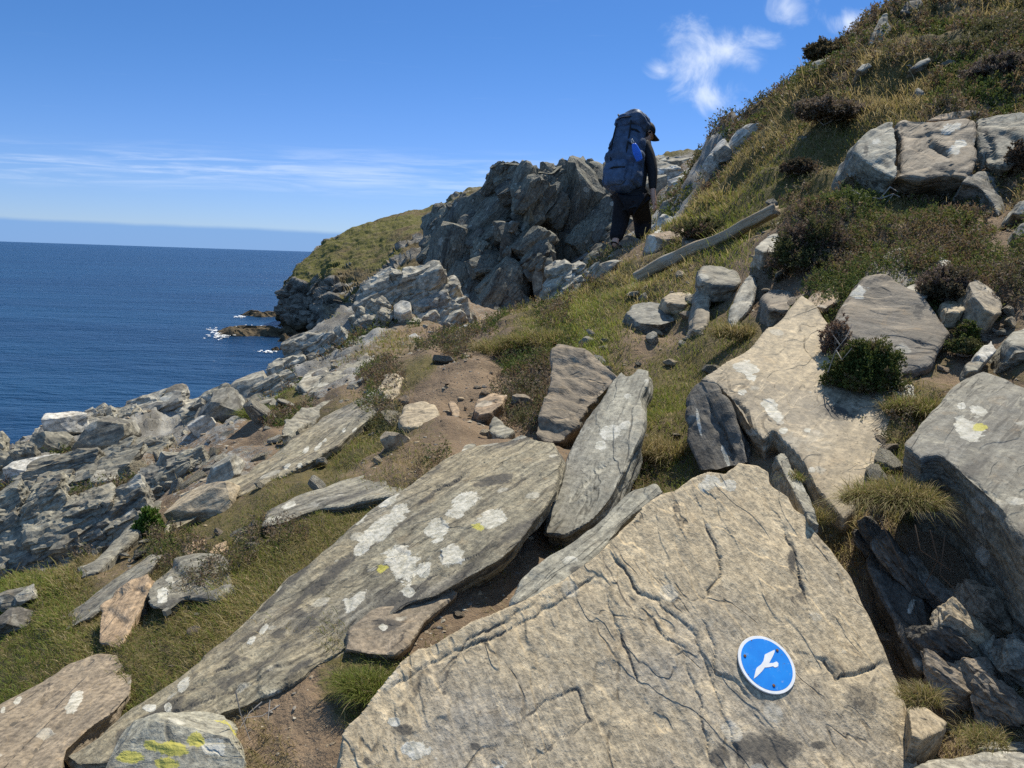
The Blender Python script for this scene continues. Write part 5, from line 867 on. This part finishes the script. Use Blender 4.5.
# ---- backpack
PO = hp(620.5,191.5,-.1); PU = unit(hp(632,113,.12)-PO); PH = float(np.linalg.norm(hp(632,113,.12)-PO)); PR = unit(np.cross(FWD, PU)); PF = np.cross(PU, PR)
def pk(x, y, z): return np.array([x, y, z])          # local: right, forward (towards the wearer), up
pack = bpy.data.objects.new('backpack', None); COL.objects.link(pack)
mw_ = Matrix.Identity(4)
for i in range(3): mw_[i][0], mw_[i][1], mw_[i][2], mw_[i][3] = PR[i], PF[i], PU[i], PO[i]
pack.matrix_world = mw_; tag(pack, 'large navy blue trekking backpack worn by the hiker', 'backpack')
def loft_bag(name, secs, mat, parent, m=40, e=.55, wr=.020, seed=0, rows=34):
    """stack of rounded-box sections (z, cx, cy, half width, half depth), closed, with soft cloth dents"""
    S_ = np.array(secs, float); zz = np.linspace(0, 1, rows); s0 = np.linspace(0, 1, len(S_)); I = np.stack([np.interp(zz, s0, S_[:, k]) for k in range(5)], 1)
    for _ in range(2): I[1:-1] = .25*I[:-2]+.5*I[1:-1]+.25*I[2:]
    V = []
    for z, cx_, cy_, a, b in I:
        for j in range(m):
            t_ = 6.283*j/m; c_, s_ = math.cos(t_), math.sin(t_); V.append((cx_+a*math.copysign(abs(c_)**e, c_), cy_+b*math.copysign(abs(s_)**e, s_), z))
    V = np.array(V); n0 = len(V); V = np.concatenate([V, [[I[0, 1], I[0, 2], I[0, 0]], [I[-1, 1], I[-1, 2], I[-1, 0]]]])
    F4 = [(r*m+j, r*m+(j+1) % m, (r+1)*m+(j+1) % m, (r+1)*m+j) for r in range(rows-1) for j in range(m)]; F3 = [(n0, (j+1) % m, j) for j in range(m)]+[(n0+1, (rows-1)*m+j, (rows-1)*m+(j+1) % m) for j in range(m)]
    me = np_mesh(name, V, [np.array(F4), np.array(F3)]); N = normals(me); set_coords(me, V+N*(wr*(fbm(V*np.array([6, 6, 11])+seed, seed, 3)))[:, None]); return link(name, me, mat, parent)
h = PH
bagm = loft_bag('pack_body', [(0, 0, 0, .09, .07), (.02, 0, 0, .15, .11), (.10*h, -.015, 0, .215, .15), (.30*h, -.012, 0, .232, .165), (.50*h, -.008, .0, .232, .17), (.68*h, 0, .01, .205, .155), (.80*h, .0, .02, .165, .14), (.86*h, 0, .02, .12, .10)], M['pack'], pack, seed=3, e=.7, rows=60, m=64, wr=.028)
loft_bag('lid', [(.74*h, .02, .02, .13, .11), (.77*h, .02, .0, .185, .165), (.84*h, .03, .0, .205, .18), (.92*h, .045, .02, .19, .17), (.975*h, .05, .03, .14, .12), (1.0*h, .05, .04, .05, .05)], M['pack'], pack, seed=5, wr=.030, e=.8, rows=40, m=56)
loft_bag('front_pocket', [(.02*h, -.02, -.12, .10, .04), (.05*h, -.02, -.135, .135, .055), (.18*h, -.02, -.15, .145, .06), (.30*h, -.02, -.145, .14, .05), (.335*h, -.02, -.13, .10, .03)], M['pack2'], pack, seed=7, wr=.018, e=.62)
loft_bag('side_pocket', [(.06*h, .18, 0, .03, .08), (.09*h, .195, 0, .04, .11), (.24*h, .20, 0, .04, .11), (.33*h, .195, 0, .025, .10)], M['pack'], pack, seed=9, wr=.014)
loft_bag('side_pocket', [(.06*h, -.18, 0, .03, .08), (.09*h, -.195, 0, .04, .11), (.24*h, -.20, 0, .04, .11), (.33*h, -.195, 0, .025, .10)], M['pack'], pack, seed=11, wr=.014)
loft_bag('hip_belt', [(.02*h, .13, .16, .05, .06), (.05*h, .15, .20, .07, .10), (.10*h, .16, .20, .07, .10), (.13*h, .15, .18, .04, .06)], M['strap'], pack, seed=13, wr=.006)
for pts in ([(-.12,-.145,.34),(-.125,-.165,.5),(-.12,-.155,.66),(-.10,-.16,.80)], [(.09,-.15,.34),(.10,-.165,.5),(.10,-.155,.66),(.10,-.165,.80)], [(.10,-.165,.52),(.19,-.12,.5),(.215,0,.47),(.20,.12,.45)], [(.10,-.15,.70),(.17,-.11,.69),(.195,0,.67),(.18,.13,.64)], [(-.12,-.15,.55),(-.19,-.12,.52),(-.215,0,.49),(-.20,.12,.46)], [(-.10,-.165,.84),(-.02,-.185,.845),(.10,-.175,.84)], [(-.15,-.17,.20),(-.02,-.215,.205),(.12,-.185,.20)]):
    SV, SF = [], []; tube(SV, SF, [(x, y, z*h) for x, y, z in pts], [.0095]*len(pts), 6); link('strap', np_mesh('strap', np.array(SV), np.array(SF)), M['strap'], pack)
SV, SF = [], []; tube(SV, SF, [(-.16,.0,.96*h),(-.18,-.03,1.0*h),(-.16,-.04,.97*h)], [.012]*3); link('grab_loop', np_mesh('grab_loop', np.array(SV), np.array(SF)), M['strap'], pack)
for sx in (-.11, .11):
    SV, SF = [], []; tube(SV, SF, [(sx,.15,.78*h),(sx*1.15,.28,.80*h),(sx*1.25,.36,.66*h),(sx*1.3,.30,.45*h),(sx*1.4,.17,.25*h)], [.028,.032,.032,.028,.02], 8); link('shoulder_strap', np_mesh('shoulder_strap', np.array(SV), np.array(SF)), M['strap'], pack)
bb = bpy.data.objects.new('blue_pouch', None); COL.objects.link(bb); bb.matrix_world = Matrix.Translation(Vector(hp(633.5,143.5,-.42))) @ Matrix.Rotation(math.radians(-24), 4, 'Y') @ Matrix.Rotation(math.radians(-20), 4, 'Z'); tag(bb, 'bright blue pouch clipped to the side of the backpack', 'pouch')
loft_bag('pouch_bag', [(-.22,0,0,.02,.012),(-.21,0,0,.046,.03),(-.10,0,0,.048,.034),(-.01,0,0,.03,.02),(0,0,0,.012,.01)], M['bluebag'], bb, m=20, rows=16, wr=.004)
SV, SF = [], []; tube(SV, SF, [(.012*math.cos(a)-.004, 0, .025+.028*math.sin(a)) for a in np.linspace(0, 6.283, 14)], [.006]*14); link('clip', np_mesh('clip', np.array(SV), np.array(SF)), M['metal'], bb)
# ------------------------------------------------------------------ fallen post
def wood(name):
    t = NT(name); co = t.n('ShaderNodeTexCoord').outputs['Object']; n = t.noise(co, 6, 6, .6, sc=(1, 9, 9)); n2 = t.noise(co, 40, 4, .6, sc=(1, 5, 5)); n3 = t.noise(co, 3.5, 5, .6)
    c = t.mix(t.step(n, .35, .65), (.46, .38, .27), (.31, .245, .165)); c = t.mix(t.step(n2, .55, .7, 0, .6), c, (.12, .10, .075)); c = t.mix(t.step(n3, .56, .7, 0, .6), c, (.42, .40, .35))
    t.bsdf(c, .85, t.bump(t.math('ADD', n, t.math('MULTIPLY', n2, .5)), 1., .012), .2); return t.m
M['wood'] = wood('weathered_wood')
def log(name, label, A, Bp, r, seed, cat, sag=0.):
    A, Bp = np.array(A), np.array(Bp); L = np.linalg.norm(Bp-A); x = unit(Bp-A); y = unit(np.cross([0, 0, 1], x)); z = np.cross(x, y); n_, m = 80, 28; V = []
    for i in range(n_):
        s = i/(n_-1); k = 1 if 0 < i < n_-1 else .93
        for j in range(m):
            t_ = 6.283*j/m; c_, s_ = math.cos(t_), math.sin(t_); e = .6; V.append((s*L, r*k*(1.12-.25*s)*math.copysign(abs(c_)**e, c_), r*.85*k*(1.1-.2*s)*math.copysign(abs(s_)**e, s_)))
    V = np.array(V); V = V+fbm(V*np.array([3, 30, 30])+seed, seed, 3)[:, None]*np.array([0, .07*r, .07*r])*1.6; V[:, 2] += .12*r*fbm(V[:, :1]*np.array([[2., 0, 0]])+seed, seed+2, 2)*3+sag*np.sin(np.pi*V[:, 0]/L)
    V[:, 0] += np.where(V[:, 0] > L*.99, fbm(V*60, seed, 2)*.02, np.where(V[:, 0] < L*.01, fbm(V*50, seed, 2)*.03, 0))
    F4 = [(i*m+j, i*m+(j+1) % m, (i+1)*m+(j+1) % m, (i+1)*m+j) for i in range(n_-1) for j in range(m)]; n0 = len(V); V = np.concatenate([V, [[0, 0, 0], [L, 0, 0]]]); F3 = [(n0, (j+1) % m, j) for j in range(m)]+[(n0+1, (n_-1)*m+j, (n_-1)*m+(j+1) % m) for j in range(m)]
    o = link(name, np_mesh(name, V, [np.array(F4), np.array(F3)]), M['wood']); mm = Matrix.Identity(4)
    for i in range(3): mm[i][0], mm[i][1], mm[i][2], mm[i][3] = x[i], y[i], z[i], A[i]
    o.matrix_world = mm; tag(o, label, cat)
dA = min(G(640,284), 8.2); dB = min(G(776,216), 6.9)
log('wooden_post', 'weathered grey wooden post lying fallen across the turf below the hiker', at(638,277,dA*.985), at(776,209,dB*.96), 7.2*.5*(dA+dB)/2/FPX*2.0, 3, 'post')
log('wooden_stick', 'short broken wooden stick behind the lower end of the fallen post', at(645,272,dA+.12), at(668,261,dA+.1), 3*dA/FPX, 5, 'stick')
# ------------------------------------------------------------------ waymark disc
M['white'] = plain('white_enamel', (.78, .78, .76), .4, .5, .05, 60); M['rust'] = plain('rusty_screw', (.16, .075, .035), .8, .3, .5, 300)
t = NT('blue_enamel'); co_ = t.n('ShaderNodeTexCoord').outputs['Object']; n = t.noise(co_, 55, 6, .7); n2 = t.noise(co_, 18, 5, .6)
c = t.mix(t.step(n2, .35, .7), (.004, .20, .66), (.008, .25, .74)); c = t.mix(t.step(n, .60, .70, 0, .55), c, (.30, .45, .65)); c = t.mix(t.step(t.noise(co_, 33, 5, .7), .655, .70, 0, .75), c, (.12, .07, .05)); t.bsdf(c, .6, None, .2); M['blue_sign'] = t.m
fs = bpy.data.objects['rock']; Vs = coords(fs.data); cs = SGN@NS; near = np.linalg.norm(Vs-SGN, axis=1) < .085; liftS = float(np.percentile(Vs[near]@NS-cs, 88))+.0015
SX = unit(np.cross([0, 0, 1], NS)); SY = np.cross(NS, SX)
def disc(name, r, z0, z1, mat, parent, cx_=0, cy_=0, m=64, bev=.0006):
    V, F4 = [], []
    for rr, z in ((r, z0), (r, z1-bev), (r-bev, z1), (r*.5, z1)):
        for j in range(m): V.append((cx_+rr*math.cos(6.28319*j/m), cy_+rr*math.sin(6.28319*j/m), z))
    for k in range(3):
        for j in range(m): F4.append((k*m+j, k*m+(j+1) % m, (k+1)*m+(j+1) % m, (k+1)*m+j))
    n0 = len(V); V.append((cx_, cy_, z1)); F3 = [(3*m+j, 3*m+(j+1) % m, n0) for j in range(m)]
    return link(name, np_mesh(name, np.array(V), [np.array(F4), np.array(F3)], False), mat, parent)
RS = 30.0*1.95/FPX
sg_ = disc('waymark_disc', RS, -.001, .003, M['white'], None); mm = Matrix.Identity(4)
for i in range(3): mm[i][0], mm[i][1], mm[i][2], mm[i][3] = SX[i], SY[i], NS[i], (SGN+NS*liftS)[i]
sg_.matrix_world = mm; tag(sg_, 'round blue waymark disc with white rim and white bird, screwed to the tan bedrock', 'sign')
disc('blue_face', RS*.90, .003, .0034, M['blue_sign'], sg_)
def to_disc(px, py):
    r = ray(px, py); c_ = (SGN+NS*liftS)@NS; P_ = r*(c_/(r@NS))-(SGN+NS*liftS); return P_@SX, P_@SY
bird = [(470,245),(435,260),(375,290),(370,320),(362,352),(340,385),(300,415),(292,432),(285,455),(270,522),(300,500),(350,450),(375,415),(410,412),(455,402),(466,412),(482,414),(504,402),(506,374),(490,357),(470,364),(455,371),(418,372),(432,345),(452,308),(470,265)]
bp = [to_disc(725+x/9.6, 625+y/9.6) for x, y in bird]
bm = bmesh.new(); tv = [bm.verts.new((x, y, .0042)) for x, y in bp]; bv = [bm.verts.new((x, y, .0033)) for x, y in bp]; f = bm.faces.new(tv)
for i in range(len(tv)): bm.faces.new([tv[i], bv[i], bv[(i+1) % len(tv)], tv[(i+1) % len(tv)]])
bmesh.ops.recalc_face_normals(bm, faces=bm.faces); bmesh.ops.triangulate(bm, faces=[f], ngon_method='EAR_CLIP'); me = bpy.data.meshes.new('bird_symbol'); bm.to_mesh(me); bm.free(); link('bird_symbol', me, M['white'], sg_)
for x, y in ((185,303),(495,250),(462,588)):
    a, b = to_disc(725+x/9.6, 625+y/9.6); disc('screw', .0038, .0034, .0056, M['rust'], sg_, a, b, 14)
for x, y, r_ in ((250,155,.0015),(218,478,.0014),(540,292,.0012)):
    a, b = to_disc(725+x/9.6, 625+y/9.6); disc('rust_spot', r_, .003, .0037, M['rust'], sg_, a, b, 9, .0002)
# ------------------------------------------------------------------ sky, sun, camera
SUN_AZ, SUN_EL = math.radians(30), math.radians(57)     # azimuth clockwise from straight ahead
w = bpy.data.worlds.new('World'); SC.world = w; w.use_nodes = True
t = NT.__new__(NT); t.t = w.node_tree; t.t.nodes.clear(); t.out = t.n('ShaderNodeOutputWorld')
sky = t.n('ShaderNodeTexSky', sky_type='NISHITA'); sky.sun_disc = False; sky.sun_elevation = SUN_EL; sky.sun_rotation = SUN_AZ
sky.air_density = 1.0; sky.dust_density = 0.; sky.ozone_density = 2.2; sky.altitude = 30
dirv = t.n('ShaderNodeTexCoord').outputs['Generated']; D = t.sep(dirv)
cx = t.math('DIVIDE', D[0], D[1]); el = t.math('DIVIDE', D[2], D[1])
front = t.math('GREATER_THAN', D[1], .05)
def blob(px, py, rx, ry):
    r = ray(px, py); a = t.math('DIVIDE', t.math('SUBTRACT', cx, r[0]/r[1]), rx/FPX); b = t.math('DIVIDE', t.math('SUBTRACT', el, r[2]/r[1]), ry/FPX)
    return t.math('SUBTRACT', 1., t.math('SQRT', t.math('ADD', t.math('MULTIPLY', a, a), t.math('MULTIPLY', b, b))))
cv = t.n('ShaderNodeCombineXYZ'); t.set(cv.inputs[0], cx); t.set(cv.inputs[1], el)
nz = t.noise(cv.outputs[0], 16, 8, .62, dist=.6); nzl = t.noise(cv.outputs[0], 7, 5, .6)
puff = blob(690, 66, 42, 40)
for b in [(712,98,34,26),(728,50,40,22),(786,8,24,24),(850,22,26,14),(660,70,24,16),(762,36,30,14)]: puff = t.math('MAXIMUM', puff, blob(*b))
pd = t.math('ADD', t.math('MULTIPLY', puff, .75), t.math('MULTIPLY', t.math('SUBTRACT', nz, .5), 2.2))
puffm = t.math('MULTIPLY', t.step(pd, -.02, 1.05), .72)
st = t.noise(cv.outputs[0], 5, 6, .6, sc=(1.2, 16, 1), dist=.5); st2 = t.noise(cv.outputs[0], 9, 6, .65, sc=(.8, 13, 1), dist=.3)
def band(el0, hw):
    return t.math('SUBTRACT', 1., t.math('ABSOLUTE', t.math('DIVIDE', t.math('SUBTRACT', el, el0), hw)), clamp=True)
e = lambda px, py: float(ray(px, py)[2]/ray(px, py)[1])
ci = t.math('MULTIPLY', band(e(330,172), .035), t.step(st, .42, .7)); ci = t.math('MAXIMUM', ci, t.math('MULTIPLY', t.step(blob(350,176,130,16), 0, .9), t.step(st2, .3, .65)))
ci = t.math('MAXIMUM', ci, t.math('MULTIPLY', band(e(60,165), .03), t.step(st2, .45, .72))); ci = t.math('MAXIMUM', ci, t.math('MULTIPLY', t.step(st, .62, .85, 0, .18), t.step(el, .02, .3)))
ci = t.math('MULTIPLY', ci, .36)
cm = t.math('MULTIPLY', t.math('MAXIMUM', puffm, ci), front)
# a low bank of sea fog lying along the horizon
wob = t.math('MULTIPLY', t.math('SUBTRACT', nzl, .5), .006)
fogtop = t.math('ADD', t.math('ADD', .0225, wob), t.math('MULTIPLY', cx, -.010))
fog = t.math('MULTIPLY', t.step(t.math('SUBTRACT', fogtop, el), -.003, .004), .85)
BS = .085
tint = t.mix(t.step(el, .02, .30), (.52, .70, 1.20), (.37, .65, 1.04)); tint = t.mix(t.step(el, .45, 1.0), tint, (.56, .49, .41)); c = t.mix(1., sky.outputs[0], tint, 'MULTIPLY')  # last tint dims and warms the unseen sky above the frame to cut fill
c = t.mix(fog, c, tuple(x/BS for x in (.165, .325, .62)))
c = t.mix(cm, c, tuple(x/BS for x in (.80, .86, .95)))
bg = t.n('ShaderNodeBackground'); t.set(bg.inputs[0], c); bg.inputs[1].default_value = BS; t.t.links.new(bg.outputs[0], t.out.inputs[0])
sd = Vector((math.sin(SUN_AZ)*math.cos(SUN_EL), math.cos(SUN_AZ)*math.cos(SUN_EL), math.sin(SUN_EL)))
L = bpy.data.lights.new('sun', 'SUN'); L.energy = 5.0; L.angle = math.radians(.53); L.color = (1, .935, .81)
so = bpy.data.objects.new('sun', L); COL.objects.link(so); so.rotation_euler = sd.to_track_quat('Z', 'Y').to_euler(); so.location = sd*50
cam = bpy.data.cameras.new('camera'); co = bpy.data.objects.new('camera', cam); COL.objects.link(co); SC.camera = co
cam.sensor_width = 36; cam.lens = 36*FPX/W; cam.clip_start = .05; cam.clip_end = 90000
mw = Matrix.Identity(4)
for i in range(3): mw[i][0], mw[i][1], mw[i][2] = _R[i], _U[i], -_F[i]
co.matrix_world = mw
for o in SC.objects:
    if 'used' in o: del o['used']
SC.view_settings.view_transform = 'Standard'; SC.view_settings.look = 'None'; SC.view_settings.gamma = 1; SC.view_settings.exposure = .32
SC.cycles.use_denoising = False
try: SC.cycles.denoiser = 'OPENIMAGEDENOISE'; SC.cycles.denoising_prefilter = 'ACCURATE'
except Exception: pass
SC.cycles.max_bounces = 6; SC.cycles.diffuse_bounces = 3; SC.cycles.transparent_max_bounces = 8; SC.cycles.use_adaptive_sampling = True; SC.cycles.adaptive_threshold = .012
